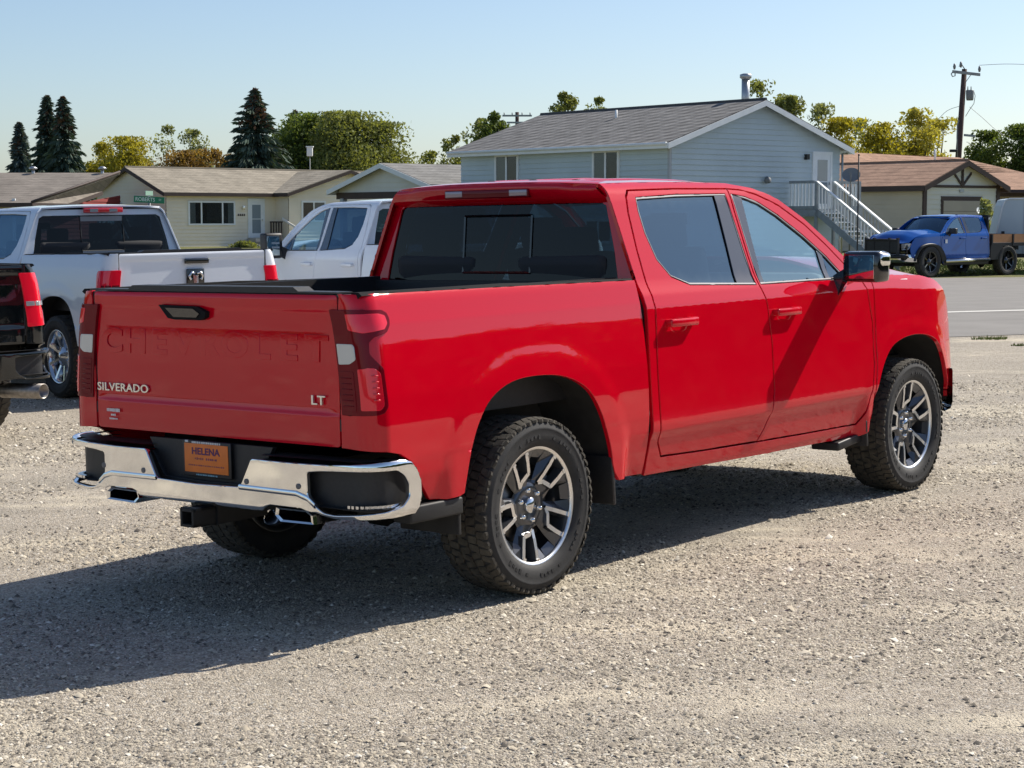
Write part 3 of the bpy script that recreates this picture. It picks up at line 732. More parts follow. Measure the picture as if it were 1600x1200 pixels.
        if big:
            g = MB(); 
            for dz in (-.02, .03): g.box((2.775, ym, zc+dz), (.006, wd*.6, .022))
            g.build('mirror_marker', M['lens_clear'], mo)
    # --- bed
    if bed:
        for s in (-1, 1):
            od = (0, s, 0); fp = bed_pt(s)
            ol = [(uend(z), z) for z in (1.425, 1.38, 1.30, 1.2, 1.1, 1.0, .9, .82, .785)]
            ol += [(-1.12, .778), (-1.03, .772), (-.95, .755), (-.88, .715), (-.80, .60), (-.745, .535), (-.66, .528), (-.58, .532)]
            ol += [q for q in ARCH_R if q[1] > .54]
            ol += [(.56, .50), (.60, .455), (.865, .45), (.865, 1.41), (.0, 1.418)]
            panel('bed_side', ol, fp, P, root, rs*.8, (), .022, vs=VS, out=od)
            ra = MB(); V = []
            xs = np.linspace(XR+.03, .865, 9)
            for x in xs:
                z = 1.424 if x < 0 else 1.418-.008*x/.86
                w0 = side_w(T_BED, x, 1.42)
                V += [(x, s*(w0+.002), z-.008), (x, s*(w0-.016), z+.006), (x, s*.845, z+.006), (x, s*.83, z-.05)]
            ra.add(V, [(i*4+j, i*4+j+1, i*4+j+5, i*4+j+4) for i in range(8) for j in range(3)]+[(0, 3, 2, 1)], 0)
            ra.build('bed_rail_cap', rail, root)
            wl = MB(); wl.box((-.12, s*.79, 1.16), (1.94, .03, .52)); wl.box((-.1, s*.66, 1.0), (1.0, .24, .22)); wl.build('bed_wall', P if cfg.get('painted_bed') else M['plastic'], root)
        fl = MB(); fl.box((-.12, 0, .88), (1.95, 1.6, .05)); fl.build('bed_floor', M['plastic'], root)
        bh = MB(); bh.box((.83, 0, 1.14), (.05, 1.66, .52)); bh.build('bed_headboard', M['plastic'], root)
        # tailgate
        G = table([(.70, .0), (.785, .0), (.80, .004), (.86, .005), (.916, .004), (.928, -.002), (.95, -.005), (1.10, -.004), (1.125, -.0045), (1.27, -.011), (1.30, -.011), (1.345, -.010), (1.358, -.004), (1.40, -.001), (1.415, -.005), (1.44, -.03)], .0035)
        def tg(y, z):
            e = sm(.70, .785, abs(y)); return Vector((XR+.004-G(z)*(1-.55*e)-.006*(1-(abs(y)/.78)**2), y, z))
        tgo = rnd([(-.785, .785), (.785, .785), (.785, 1.422), (-.785, 1.422)], .02, 3)
        panel('tailgate', tgo, tg, P, root, .05 if hero else .1, (), .05, vs=9 if hero else 7, out=(-1, 0, 0))
        tb = MB(); tb.box((XR+.06, 0, 1.12), (.06, 1.55, .60)); tb.build('tailgate_inner', M['plastic'], root)
        tc = MB(); tc.prism([(-.775, 1.424), (.775, 1.424), (.775, 1.431), (.55, 1.432), (.52, 1.450), (-.52, 1.450), (-.55, 1.432), (-.775, 1.431)], 0, XR+.015, XR+.11)
        tc.build('tailgate_cap', M['plastic'], root)
        if hero:
            hd = MB(); hz = 1.335
            hp = [(.305, hz+.030), (.055, hz+.026), (-.005, hz+.002), (.0, hz-.022), (.03, hz-.034), (.20, hz-.034), (.245, hz-.028)]
            hd.prism(hp, 0, XR-.018, XR+.01); h_ = hd.build('tailgate_handle', M['rail_cap'], root)
            pu = MB(); pu.prism([(.255, hz+.018), (.07, hz+.016), (.03, hz-.005), (.05, hz-.022), (.20, hz-.022)], 0, XR-.024, XR-.0175); pu.build('handle_grip', M['gloss_black'], h_)
            wt = 'CHEVROLET'; x = .675
            for i, ch_ in enumerate(wt):
                yy = .668-i*.1655
                me = text_obj('raised_letter', ch_, .150, .0008, P, root, (XR+.0072-.0005*abs(i-4)/4, yy, 1.190), (0, -1, 0), (.045, 0, 1), .0015, 1.42, 1.0, None, .028)
            text_obj('model_badge', 'SILVERADO', .052, .003, M['badge'], root, (XR-.0035, .59, .978), (0, -1, 0), (0, 0, 1), .0006, 1.30, 1.05, None, .008)
            text_obj('trim_badge', 'LT', .055, .003, M['badge'], root, (XR-.003, -.668, .978), (0, -1, 0), (0, 0, 1), .0006, 1.35, 1.05, None, .008)
            st = MB(); q = Vector((XR-.0022, .655, 0)); rr = random.Random(5)
            for (z, n, wdt, hgt) in ((.873, 9, .095, .016), (.851, 3, .035, .010), (.833, 7, .06, .008)):
                for k in range(n): st.box((XR-.0125, .655-wdt/2+wdt*(k+.5)/n, z), (.0012, wdt/n*rr.uniform(.55, .85), hgt*rr.uniform(.8, 1)))
            st.build('dealer_decal', M['badge_white'], root)
        elif cfg.get('ram_badge'):
            bd = MB(); bd.box((XR-.012, 0, 1.16), (.02, .19, .20), 0, None, 1, .008); b_ = bd.build('tailgate_badge', M['gloss_black'], root)
            q = MB()
            for s in (-1, 1):   # curled horns and a tapering muzzle
                q.tube([(XR-.026, s*.012, 1.215), (XR-.028, s*.05, 1.225), (XR-.03, s*.072, 1.19), (XR-.028, s*.06, 1.155), (XR-.026, s*.04, 1.165)], [.012, .014, .013, .011, .006], 8)
            q.add([(XR-.026, -.03, 1.20), (XR-.026, .03, 1.20), (XR-.026, .022, 1.10), (XR-.026, -.022, 1.10), (XR-.038, 0, 1.19), (XR-.036, 0, 1.11)], [(0, 4, 5, 3), (1, 2, 5, 4), (0, 1, 4), (3, 5, 2)])
            q.build('ram_head_emblem', M['alloy'], b_)
            hd = MB(); hd.box((XR-.012, -.02, 1.335), (.03, .26, .05), 0, None, 1, .01); hd.build('tailgate_handle', M['gloss_black'], root)
        # tail lights
        for s in (-1, 1):
            fo = bed_pt(s, .007); od = (-1, s*.5, 0)
            if hero:
                lo = [(-1.236, 1.362), (-1.10, 1.362), (-.985, 1.360), (-.955, 1.345), (-.945, 1.32), (-.952, 1.29), (-.975, 1.262), (-1.045, 1.245), (-1.068, 1.225), (-1.070, 1.18), (-1.05, 1.155), (-1.018, 1.120), (-1.012, .96), (-1.03, .935), (-1.06, .925), (-1.236, .922)]
                L_ = panel('tail_light', rnd(lo, .008, 2), fo, M['lens_dark'], root, res*.6, (), .02, out=od)
                f2 = bed_pt(s, .0095)
                for nm, poly, mt in (('light_segment', [(-1.15, 1.345), (-1.01, 1.345), (-.972, 1.335), (-.966, 1.30), (-.99, 1.275), (-1.09, 1.262), (-1.15, 1.275)], 'lens_red'),
                                     ('light_segment', [(-1.13, 1.12), (-1.06, 1.125), (-1.035, 1.10), (-1.032, .965), (-1.05, .945), (-1.13, .945)], 'lens_red'),
                                     ('light_segment', [(-1.225, 1.11), (-1.145, 1.11), (-1.145, .94), (-1.225, .94)], 'lens_dark'),
                                     ('reverse_lens', [(-1.225, 1.222), (-1.135, 1.222), (-1.128, 1.21), (-1.128, 1.155), (-1.16, 1.135), (-1.225, 1.132)], 'lens_clear')):
                    panel(nm, rnd(poly, .008, 2), f2, M[mt], L_, res*.6, (), .004, rad=.0015, out=od)
                for k in range(6):
                    z = .965+.023*k; rb = MB(); rb.tube([bed_pt(s, .011)(-1.215, z), bed_pt(s, .011)(-1.16, z)], .002, 5); rb.build('lens_rib', M['lens_dark'], L_)
                for k in range(5):
                    z = .99+.025*k; rb = MB(); rb.tube([bed_pt(s, .0115)(-1.075, z), bed_pt(s, .0115)(-1.05, z)], .0035, 5); rb.build('lens_rib', M['lens_bright'], L_)
            else:
                if cfg.get('lights') == 'tall': lo = [(-1.236, 1.36), (-1.0, 1.36), (-.98, 1.30), (-1.0, 1.1), (-.985, .93), (-1.236, .92)]
                else: lo = [(-1.236, 1.27), (-.985, 1.27), (-.96, 1.24), (-.975, .96), (-1.236, .96)]
                L_ = panel('tail_light', rnd(lo, .015, 2), fo, M['lens_red'], root, .06, (), .02, out=od)
                panel('reverse_lens', [(-1.225, 1.13), (-1.05, 1.13), (-1.05, 1.09), (-1.225, 1.09)], bed_pt(s, .010), M['lens_clear'] if cfg.get('lights') == 'tall' else M['lens_dark'], L_, .06, (), .004, out=od)
    # --- rear bumper
    if bed:
        def bp(V, z, dz=0):
            Rr = .16; A = .86; s = -1 if V >= 0 else 1; v = abs(V); f_ = lambda q: -1.20+.06*q*q
            rd = .014*(1-math.sqrt(max(0, 1-min(1, max(0, (z-.712)/.03))**2))) + .016*(1-math.sqrt(max(0, 1-min(1, max(0, (.525-z)/.035))**2)))
            if v < A: return Vector((f_(v)+rd+dz, s*v, z))
            t = (v-A)/Rr; nx, ny = -math.cos(min(t, PI/2)), math.sin(min(t, PI/2)); q = -(rd+dz)
            if t < PI/2: return Vector((f_(A)+Rr-Rr*math.cos(t)+nx*q, s*(A+Rr*math.sin(t)+ny*q), z))
            return Vector((f_(A)+Rr+(t-PI/2)*Rr, s*(A+Rr+ny*q), z))
        half = [(0, .592), (.262, .598), (.275, .606), (.338, .718), (.35, .726), (.44, .724), (.575, .722), (.767, .724), (.9, .732), (1.025, .740), (1.15, .742), (1.19, .728), (1.225, .69), (1.248, .640), (1.25, .58), (1.235, .53), (1.205, .502), (1.067, .499), (.892, .497), (.80, .494), (.745, .503), (.70, .515)]
        if hero: half += [(.66, .515), (.62, .527), (.45, .530), (.42, .522), (.40, .50), (.34, .498), (.2, .50), (0, .50)]
        else: half += [(.4, .50), (0, .50)]
        ol = half+[(-a, b) for a, b in half[::-1] if a > 0]
        hole = rnd([(.658, .682), (.73, .690), (.925, .697), (1.10, .697), (1.145, .672), (1.172, .632), (1.172, .585), (1.13, .548), (1.033, .533), (.925, .524), (.80, .514), (.745, .520), (.69, .552), (.660, .588)], .012, 2)
        panel('rear_bumper', ol, bp, M[cfg.get('bumper', 'chrome')], root, .036 if hero else .07, [hole, [(-a, b) for a, b in hole]], .022, rad=.004, vs=4.0 if hero else 2.0, out=(-1, 0, 0))
        if hero:
            # crease between upper plate and lower bar
            for s in (-1, 1):
                cr = MB(); path = [(.27, .597), (.60, .592), (.66, .575), (.70, .545)]
                V = []
                for v, z in path:
                    V.append(bp(s*v, z+.012, -.0015)); V.append(bp(s*v, z, -.008)); V.append(bp(s*v, z-.012, -.0015))
                cr.add(V, [(i*3+j, i*3+j+1, i*3+j+4, i*3+j+3) for i in range(3) for j in range(2)], 0, True); cr.build('bumper_crease', M['chrome'], root)
            for v in (-.66, -.36, .315, .612):
                c = bp(v, .623); b_ = MB(); V = []; k = 16
                for r, dx in ((.0125, .0005), (.0125, -.003), (.010, -.004)): V += [(c.x+dx, c.y+r*math.cos(2*PI*i/k), c.z+r*math.sin(2*PI*i/k)) for i in range(k)]
                b_.add(V, [(j*k+i, j*k+(i+1) % k, (j+1)*k+(i+1) % k, (j+1)*k+i) for j in range(2) for i in range(k)]+[tuple(range(2*k, 3*k))], 0, False)
                b_.build('parking_sensor', M['chrome_dull'], root)
        bb = MB(); V = []; vv = [-1.22+.04*k for k in range(62)]
        for v in vv:
            p = bp(v, .70, .028); q = (-1.085 if abs(v) < .36 else p.x)
            if abs(p.y) > .95: q = p.x
            V += [(max(p.x, q), p.y*.985, .7365), (max(-1.03, p.x+.05), p.y*.93, .7365)]
        bb.add(V, [(2*i, 2*i+2, 2*i+3, 2*i+1) for i in range(len(vv)-1)])
        bb.add([(x, y, z-.02) for x, y, z in V], [(2*i, 2*i+2, 2*i+3, 2*i+1) for i in range(len(vv)-1)])
        bb.build('bumper_step_pad', M['plastic'], root, kind='stuff')
        hull = [(0, .53), (.6, .53), (1.15, .515), (1.22, .56), (1.225, .65), (1.18, .71), (.36, .71), (.28, .60), (0, .595)]
        panel('bumper_shell', hull+[(-a, b) for a, b in hull[::-1] if a > 0], lambda V_, z: bp(V_, z, .06), M['plastic'], root, .06, (), .02, out=(-1, 0, 0))
        for s in (-1, 1):
            fl_ = MB(); V = []; vv = [.68+.06*k for k in range(9)]
            for v in vv:
                a = bp(s*v, .54, .012); c_ = bp(s*v, .54, .10); V += [(a.x, a.y, .541), (c_.x, c_.y, .541)]
            fl_.add(V, [(2*i, 2*i+2, 2*i+3, 2*i+1) for i in range(8)]); fl_.build('step_floor', M['plastic'], root)
        if hero:
            for s in (-1, 1):
                sp = MB()
                for k in range(12):
                    c_ = bp(s*(.86+.026*k), .55, .035); sp = MB(); sp.box((c_.x, c_.y, .549), (.030, .014, .012)); sp.build('step_tread', M['alloy'], root)
                # black inner back of the bumper pocket
            nt_ = MB(); nt_.prism([(-.40, .765), (.40, .765), (.29, .590), (-.29, .590)], 0, -1.115, -1.09); nt_.build('plate_recess', M['plastic'], root)
            for s in (-1, 1): vl = MB(); vl.box((-.72, s*.93, .49), (.34, .10, .075), 0, None, 1, .01); vl.build('rear_valance', M['frame'], root)
            for s in (-1, 1): vl = MB(); vl.box((-.565, s*.80, .50), (.02, .34, .28), 0, None, 1, .004); vl.build('sun_block_plate', M['liner'], root)  # added plates that stop sun leaking through the gap behind the rear wheels
            # dealer plate
            PX = -1.128
            pf = MB(); pf.box((PX-.002, 0, .6895), (.010, .312, .160), 0, None, 1, .004); pfo = pf.build('licence_plate_frame', M['plate_black'], root)
            pl = MB(); pl.box((PX-.0085, 0, .6925), (.003, .282, .128), 0, None, 1, .001); pl.build('licence_plate', M['plate_orange'], pfo)
            tt = MB()
            rr = random.Random(8)
            for k in range(16): tt.box((PX-.0085, .088-k*.0118, .7615), (.002, .0095*rr.uniform(.6, 1), .0085))
            tt.build('frame_lettering', M['plate_white'], pfo)
            text_obj('plate_lettering', 'HELENA', .042, .0006, M['plate_purple'], pfo, (PX-.0106, .002, .722), (0, -1, 0), (0, 0, 1), 0, 1.15, 1.04, None, .03)
            l2 = MB()
            for k in range(12):
                if k in (5,): continue
                l2.box((PX-.0104, .070-k*.0122, .690), (.0006, .0095*rr.uniform(.5, 1), .010*rr.uniform(.6, 1.1)))
            for k in range(20): l2.box((PX-.0104, .112-k*.0118, .660), (.0006, .008*rr.uniform(.5, 1), .006*rr.uniform(.7, 1.1)))
            l2.build('plate_small_print', M['plate_purple'], pfo)
            l3 = MB()
            for k in range(13): l3.box((PX-.0079, .066-k*.0108, .6185), (.0012, .0082*rr.uniform(.6, 1), .007*rr.uniform(.7, 1.1)))
            l3.build('frame_lettering', M['plate_cyan'], pfo)
            bl = MB(); bl.box((PX-.004, .127, .764), (.012, .020, .010), 0, None, 1, .003); bl.build('plate_bulb', M['plate_white'], pfo)
            # hitch
            hi = MB()
            for (c, d) in (((-1.17, 0, .480), (.18, .086, .012)), ((-1.17, 0, .412), (.18, .086, .012)), ((-1.17, .037, .446), (.18, .012, .08)), ((-1.17, -.037, .446), (.18, .012, .08))): hi.box(c, d)
            hi.box((-.98, 0, .455), (.30, .11, .10)); hi.box((-.9, 0, .50), (.12, .9, .08)); hi.box((-1.235, 0, .484), (.03, .1, .012)); hi.build('hitch_receiver', M['frame'], root)
            ex_w = .105
            for s in (-1, 1):
                ex = MB(); yc = s*.553
                op = [(-.105, .028), (.085, .030), (.118, .010), (.122, -.028), (-.080, -.032), (-.112, -.006)]
                ring = []
                for (x, sc) in ((-.88, .95), (-1.135, 1.0), (-1.155, .97), (-1.150, .84), (-.93, .80)):
                    ring += [(x, yc+s*a*sc*(1), .490+b*(sc if sc > .9 else .72)) for a, b in op]
                k = 6; ex.add(ring, [(j*k+i, j*k+(i+1) % k, (j+1)*k+(i+1) % k, (j+1)*k+i) for j in range(3) for i in range(k)], 0)
                ex.add(ring[18:30], [(i, (i+1) % 6, 6+(i+1) % 6, 6+i) for i in range(6)]+[tuple(range(6, 12))], 1)
                ex.build('exhaust_tip', [M['chrome'], M['gloss_black']], root)
            for (x, z0, zb) in ((.56, .34, .58), (3.115, .345, .50)):
                for s in (-1, 1):
                    fl = MB(); fl.box((x, s*.875, (z0+zb)/2), (.02, .22, zb-z0), 0, Matrix.Rotation(R_(-4), 3, 'Y'), 1, .006)
                    if x > 2: fl.box((2.98, s*.86, .385), (.30, .18, .05), 0, Matrix.Rotation(R_(-6), 3, 'Y'), 1, .01)
                    fl.build('mud_flap', M['plastic'], root)
            for s in (-1, 1):
                bg_ = MB(); bg_.box((3.60, s*(side_w(T_CAB, 3.5, 1.33)-.002), 1.295), (.22, .010, .030), 0, None, 1, .003)
                bg_.build('fender_badge', M['badge_white'], root)
            
        elif cfg.get('exhaust'):
            ex = MB(); 
            ex.lathe([(.062, -.22), (.062, .20), (.055, .20), (.055, -.1), (0, -.1)], 20, 0)
            e = ex.build('exhaust_tip', M['steel'], root); e.matrix_local = Matrix.Translation((-1.0, -.80, .40)) @ Matrix.Rotation(R_(90+25), 4, 'Z')
    return root
# ------------------------------------------------------------------ the ground
def bp_px(px, py, D):
    """point of the photograph's pixel at depth D in front of the camera position"""
    a = math.atan2(0, 1); f = Vector((0, math.cos(PITCH), math.sin(PITCH))); u = Vector((0, -math.sin(PITCH), math.cos(PITCH)))
    d = f+Vector((1, 0, 0))*((px-800)/F_PX)-u*((py-600)/F_PX)
    return Vector((0, 0, CAM_H))+d*(D/d.y)
def sheet(name, xs, ys, off, m, kind='structure', skew=lambda x, y: (x, y)):
    V = []; 
    for y in ys:
        for x in xs:
            X, Y = skew(x, y); V.append((X, Y, gz(X, Y)+off))
    n = len(xs); F = [(j*n+i, j*n+i+1, (j+1)*n+i+1, (j+1)*n+i) for j in range(len(ys)-1) for i in range(n-1)]
    me = bpy.data.meshes.new(name); me.from_pydata(V, [], F); me.materials.append(m)
    me.polygons.foreach_set('use_smooth', [True]*len(F)); me.update()
    return link(name, me, None, None, kind)
def ground_mat():
    m = mat('gravel', (.4, .35, .28), .95, spec=.2); N, L, b = nodes(m)
    tc = N.new('ShaderNodeTexCoord')
    def noise_(sc, det=4, stretch=None, rough=.55):
        n = N.new('ShaderNodeTexNoise'); n.inputs['Scale'].default_value = sc; n.inputs['Detail'].default_value = det; n.inputs['Roughness'].default_value = rough
        if stretch:
            mp = N.new('ShaderNodeMapping'); mp.inputs['Scale'].default_value = stretch; mp.inputs['Rotation'].default_value = (0, 0, R_(-20)); L.new(tc.outputs['Object'], mp.inputs[0]); L.new(mp.outputs[0], n.inputs['Vector'])
        else: L.new(tc.outputs['Object'], n.inputs['Vector'])
        return n
    def ramp(src, stops):
        r = N.new('ShaderNodeValToRGB'); e = r.color_ramp.elements
        while len(e) < len(stops): e.new(.5)
        for i, (p, c) in enumerate(stops): e[i].position = p; e[i].color = (*c, 1) if len(c) == 3 else c
        L.new(src, r.inputs[0]); return r
    def mix(a, b_, f, mode='MIX'):
        x = N.new('ShaderNodeMix'); x.data_type = 'RGBA'; x.blend_type = mode
        for s_, i in ((a, 6), (b_, 7)):
            if hasattr(s_, 'links') or hasattr(s_, 'is_linked'): L.new(s_, x.inputs[i])
            else: x.inputs[i].default_value = (*s_, 1)
        if hasattr(f, 'is_linked'): L.new(f, x.inputs[0])
        else: x.inputs[0].default_value = f
        return x.outputs[2]
    v = N.new('ShaderNodeTexVoronoi'); v.inputs['Scale'].default_value = 130; L.new(tc.outputs['Object'], v.inputs['Vector'])
    v2 = N.new('ShaderNodeTexVoronoi'); v2.inputs['Scale'].default_value = 62; L.new(tc.outputs['Object'], v2.inputs['Vector'])
    sx = N.new('ShaderNodeSeparateColor'); L.new(v.outputs['Color'], sx.inputs[0])
    sx2 = N.new('ShaderNodeSeparateColor'); L.new(v2.outputs['Color'], sx2.inputs[0])
    stone = ramp(sx.outputs[0], [(0, (.11, .10, .082)), (.25, (.28, .243, .19)), (.6, (.45, .393, .30)), (.9, (.62, .55, .435)), (1, (.80, .75, .65))]).outputs[0]
    stone2 = ramp(sx2.outputs[1], [(0, (.22, .19, .165)), (.3, (.40, .345, .285)), (.8, (.52, .46, .385)), (1, (.66, .62, .56))]).outputs[0]
    c = mix(stone, stone2, .45)
    dirt = ramp(noise_(30, 8).outputs[0], [(.3, (.52, .455, .35)), (.7, (.70, .625, .485))]).outputs[0]
    patch = ramp(noise_(.75, 7, (.6, 1.2, 1), .66).outputs[0], [(.53, (0, 0, 0)), (.62, (.9, .9, .9))])
    c = mix(c, dirt, patch.outputs[0])
    dark = ramp(noise_(1.3, 6, (.6, 1.6, 1), .6).outputs[0], [(.35, (1, 1, 1)), (.50, (0, 0, 0))])
    c = mix(c, (.26, .235, .195), mix((0, 0, 0), dark.outputs[0], .42))
    # greener, duller earth beyond the street
    sp = N.new('ShaderNodeSeparateXYZ'); L.new(tc.outputs['Object'], sp.inputs[0])
    mr = N.new('ShaderNodeMapRange'); mr.inputs[1].default_value = 54; mr.inputs[2].default_value = 58; L.new(sp.outputs[1], mr.inputs[0])
    grass = ramp(noise_(2.5, 8).outputs[0], [(.3, (.10, .12, .035)), (.6, (.20, .19, .08)), (.8, (.28, .24, .14))]).outputs[0]
    c = mix(c, grass, mr.outputs[0])
    L.new(c, b.inputs['Base Color'])
    inv = N.new('ShaderNodeMath'); inv.operation = 'MULTIPLY'; L.new(v.outputs['Distance'], inv.inputs[0]); inv.inputs[1].default_value = -1
    n3 = noise_(140, 6)
    ad = N.new('ShaderNodeMath'); ad.operation = 'MULTIPLY_ADD'; L.new(v2.outputs['Distance'], ad.inputs[0]); ad.inputs[1].default_value = -.8; L.new(inv.outputs[0], ad.inputs[2])
    ad2 = N.new('ShaderNodeMath'); ad2.operation = 'MULTIPLY_ADD'; L.new(n3.outputs[0], ad2.inputs[0]); ad2.inputs[1].default_value = .6; L.new(ad.outputs[0], ad2.inputs[2])
    bp = N.new('ShaderNodeBump'); bp.inputs['Strength'].default_value = .9; bp.inputs['Distance'].default_value = .006
    L.new(ad2.outputs[0], bp.inputs['Height']); L.new(bp.outputs[0], b.inputs['Normal'])
    return m
xs = sorted(set([x for x in np.linspace(-12, 22, 35)]+[-160, -110, -70, -45, -30, -20, 30, 45, 70, 110, 160, 400, -400, 900, -900]))
ys = sorted(set([y for y in np.linspace(-10, 100, 111)]+[-60, -30, -20, 120, 160, 300, 900, -300, -120]))
M['ground'] = ground_mat()
g = sheet('ground', xs, ys, 0, M['ground'])
M['asphalt'] = add_noise(mat('asphalt', (.235, .222, .205), .9, spec=.3), 1.2, .12, 8, bump=.4, bscale=160, dist=.006)
M['asphalt'].node_tree.nodes['Principled BSDF'].inputs['Base Color'].default_value = (.235, .222, .205, 1)
M['line'] = add_noise(mat('road_paint', (.62, .60, .55), .8), 9, .12)
RS = .22
def rskew(base):
    return lambda x, y: (x, y+RS*(x-6)+base)
sheet('road', list(np.linspace(-60, 120, 91)), list(np.linspace(0, 32.5, 34)), .006, M['asphalt'], 'structure', rskew(24.8))
sheet('road_marking', list(np.linspace(-60, 120, 91)), [0, .42], .011, M['line'], 'structure', rskew(31.1))

# loose stones lying on the lot
def stones():
    n = 250000
    d = 5.3*(19/5.3)**(rng.random(n)**1.05)
    lat = (rng.random(n)-.5)*1.25*d*1600/F_PX
    X = lat; Y = d
    patch = np.array([noise.noise(Vector((x*.55, y*.9, 3.1))) for x, y in zip(X, Y)])
    keep = rng.random(n) < np.clip(.65+patch*1.6, .12, 1); X, Y, d = X[keep], Y[keep], d[keep]; n = len(X)
    s = np.exp(rng.normal(math.log(.0044), .45, n))*np.clip(d/8, .85, 1.9)**.6
    s = np.clip(s, .002, .022)
    base = np.array([(1, 0, 0), (0, 1, 0), (-1, 0, 0), (0, -1, 0), (0, 0, .75), (0, 0, -.6)], float)
    V = base[None]*(1+.35*(rng.random((n, 6, 1))-.5))+.28*(rng.random((n, 6, 3))-.5)
    a = rng.random(n)*2*PI; c, q = np.cos(a), np.sin(a)
    V[:, :, 0] *= 1+.7*rng.random(n)[:, None]
    Vx = V[:, :, 0]*c[:, None]-V[:, :, 1]*q[:, None]; Vy = V[:, :, 0]*q[:, None]+V[:, :, 1]*c[:, None]
    tilt = rng.normal(0, .3, n)
    Vz = V[:, :, 2]+Vx*tilt[:, None]
    nrm = LOT.to_3x3() @ Vector((0, 0, 1)); p0 = LOT @ Vector((0, 0, 0))
    Z = np.array([gz(x, y) for x, y in zip(X, Y)])
    P = np.stack([Vx*s[:, None]+X[:, None], Vy*s[:, None]+Y[:, None], Vz*s[:, None]+Z[:, None]+s[:, None]*.12], -1).reshape(-1, 3)
    P = P.reshape(n, 6, 3)[:, :5].reshape(-1, 3)
    F = np.array([(0, 1, 4), (1, 2, 4), (2, 3, 4), (3, 0, 4)])
    FF = (F[None]+np.arange(n)[:, None, None]*5).reshape(-1, 3)
    me = bpy.data.meshes.new('gravel_stones'); me.vertices.add(len(P)); me.vertices.foreach_set('co', P.ravel())
    me.loops.add(FF.size); me.loops.foreach_set('vertex_index', FF.ravel().astype(np.int32))
    me.polygons.add(len(FF)); me.polygons.foreach_set('loop_start', np.arange(0, FF.size, 3, dtype=np.int32))
    me.update(calc_edges=True); me.validate()
    at = me.attributes.new('tone', 'FLOAT', 'POINT'); at.data.foreach_set('value', np.repeat(rng.random(n), 5).astype(np.float32))
    m = mat('stone', (.4, .35, .3), .9, spec=.25); N, L, b = nodes(m)
    an = N.new('ShaderNodeAttribute'); an.attribute_name = 'tone'; r = N.new('ShaderNodeValToRGB'); e = r.color_ramp.elements
    for i, (p, c_) in enumerate([(0, (.10, .09, .078)), (.2, (.25, .217, .175)), (.5, (.44, .385, .298)), (.9, (.61, .545, .43)), (1, (.80, .75, .65))]):
        if i >= len(e)-0 and i > 1: e.new(p)
    while len(e) < 5: e.new(.5)
    for i, (p, c_) in enumerate([(0, (.10, .09, .078)), (.2, (.25, .217, .175)), (.5, (.44, .385, .298)), (.9, (.61, .545, .43)), (1, (.80, .75, .65))]):
        e[i].position = p; e[i].color = (*c_, 1)
    L.new(an.outputs['Fac'], r.inputs[0]); L.new(r.outputs[0], b.inputs['Base Color'])
    me.materials.append(m); link('gravel_stones', me, None, None, 'stuff')
stones()

# grass tufts at the lot's edge and by the far kerb
M['grass'] = add_noise(mat('grass_blades', (.16, .20, .045), .8), 3, .3)
def tuft(name, X, Y, rad, n, h, label=None):
    b = MB()
    for i in range(n):
        a = random.random()*2*PI; r = rad*random.random()**.6; x = X+r*math.cos(a)*1.6; y = Y+r*math.sin(a); z = gz(x, y)
        hh = h*random.uniform(.4, 1.1); dx, dy = random.uniform(-.5, .5)*hh, random.uniform(-.5, .5)*hh; w = .006+.004*random.random()
        if Y > 40: w *= 3
        t = random.random()*PI
        b.add([(x-w*math.cos(t), y-w*math.sin(t), z), (x+w*math.cos(t), y+w*math.sin(t), z), (x+dx, y+dy, z+hh)], [(0, 1, 2)])
    return b.build(name, M['grass'], None, None, None, None, False)
p = bp_px(1547, 529, 24.3); o = tuft('grass_tuft', p.x, 24.25, .16, 170, .055); props(o, 'small green grass tuft growing where the gravel meets the street', 'grass tuft')
p = bp_px(1597, 540, 22.9); o = tuft('grass_tuft', p.x, 23.0, .07, 60, .04); props(o, 'tiny grass tuft at the right edge of the gravel, nearer than the other', 'grass tuft')
b = MB()
for i in range(9000):
    x = random.uniform(8, 24); y = 61+RS*(x-6)*.5+random.uniform(0, 9)
    z = gz(x, y); hh = random.uniform(.03, .13); w = .03; t = random.random()*PI
    b.add([(x-w*math.cos(t), y-w*math.sin(t), z), (x+w*math.cos(t), y+w*math.sin(t), z), (x+random.uniform(-.1, .1), y, z+hh)], [(0, 1, 2)])
b.build('verge_grass', M['grass'], None, None, 'stuff', None, False)

# ------------------------------------------------------------------ houses
def lap_wall(mb, o, d, n, poly, lap=.2, proud=.034, z0=None):
    """clapboards over a polygon given in (along, z); o origin, d along, n outward"""
    zs = [p[1] for p in poly]; a, b = min(zs), max(zs); k = int((b-a)/lap)+1
    def span(z):
        xsn = []
        for i in range(len(poly)):
            p, q = poly[i], poly[(i+1) % len(poly)]
            if (p[1] <= z <= q[1] or q[1] <= z <= p[1]) and p[1] != q[1]: xsn.append(p[0]+(q[0]-p[0])*(z-p[1])/(q[1]-p[1]))
            elif p[1] == q[1] and abs(p[1]-z) < 1e-6: xsn += [p[0], q[0]]
        return (min(xsn), max(xsn)) if xsn else None
    for i in range(k):
        za, zb = a+i*lap, min(a+(i+1)*lap, b)
        if zb-za < 1e-3: continue
        s0, s1 = span(za+1e-4), span(zb-1e-4)
        if not s0 or not s1: continue
        P = lambda s, z, e: Vector((o.x+d.x*s+n.x*e, o.y+d.y*s+n.y*e, z))
        mb.add([P(s0[0], za, proud), P(s0[1], za, proud), P(s1[1], zb, .002), P(s1[0], zb, .002)], [(0, 1, 2, 3)])
        mb.add([P(s0[0], za, 0), P(s0[1], za, 0), P(s0[1], za, proud), P(s0[0], za, proud)], [(0, 1, 2, 3)])
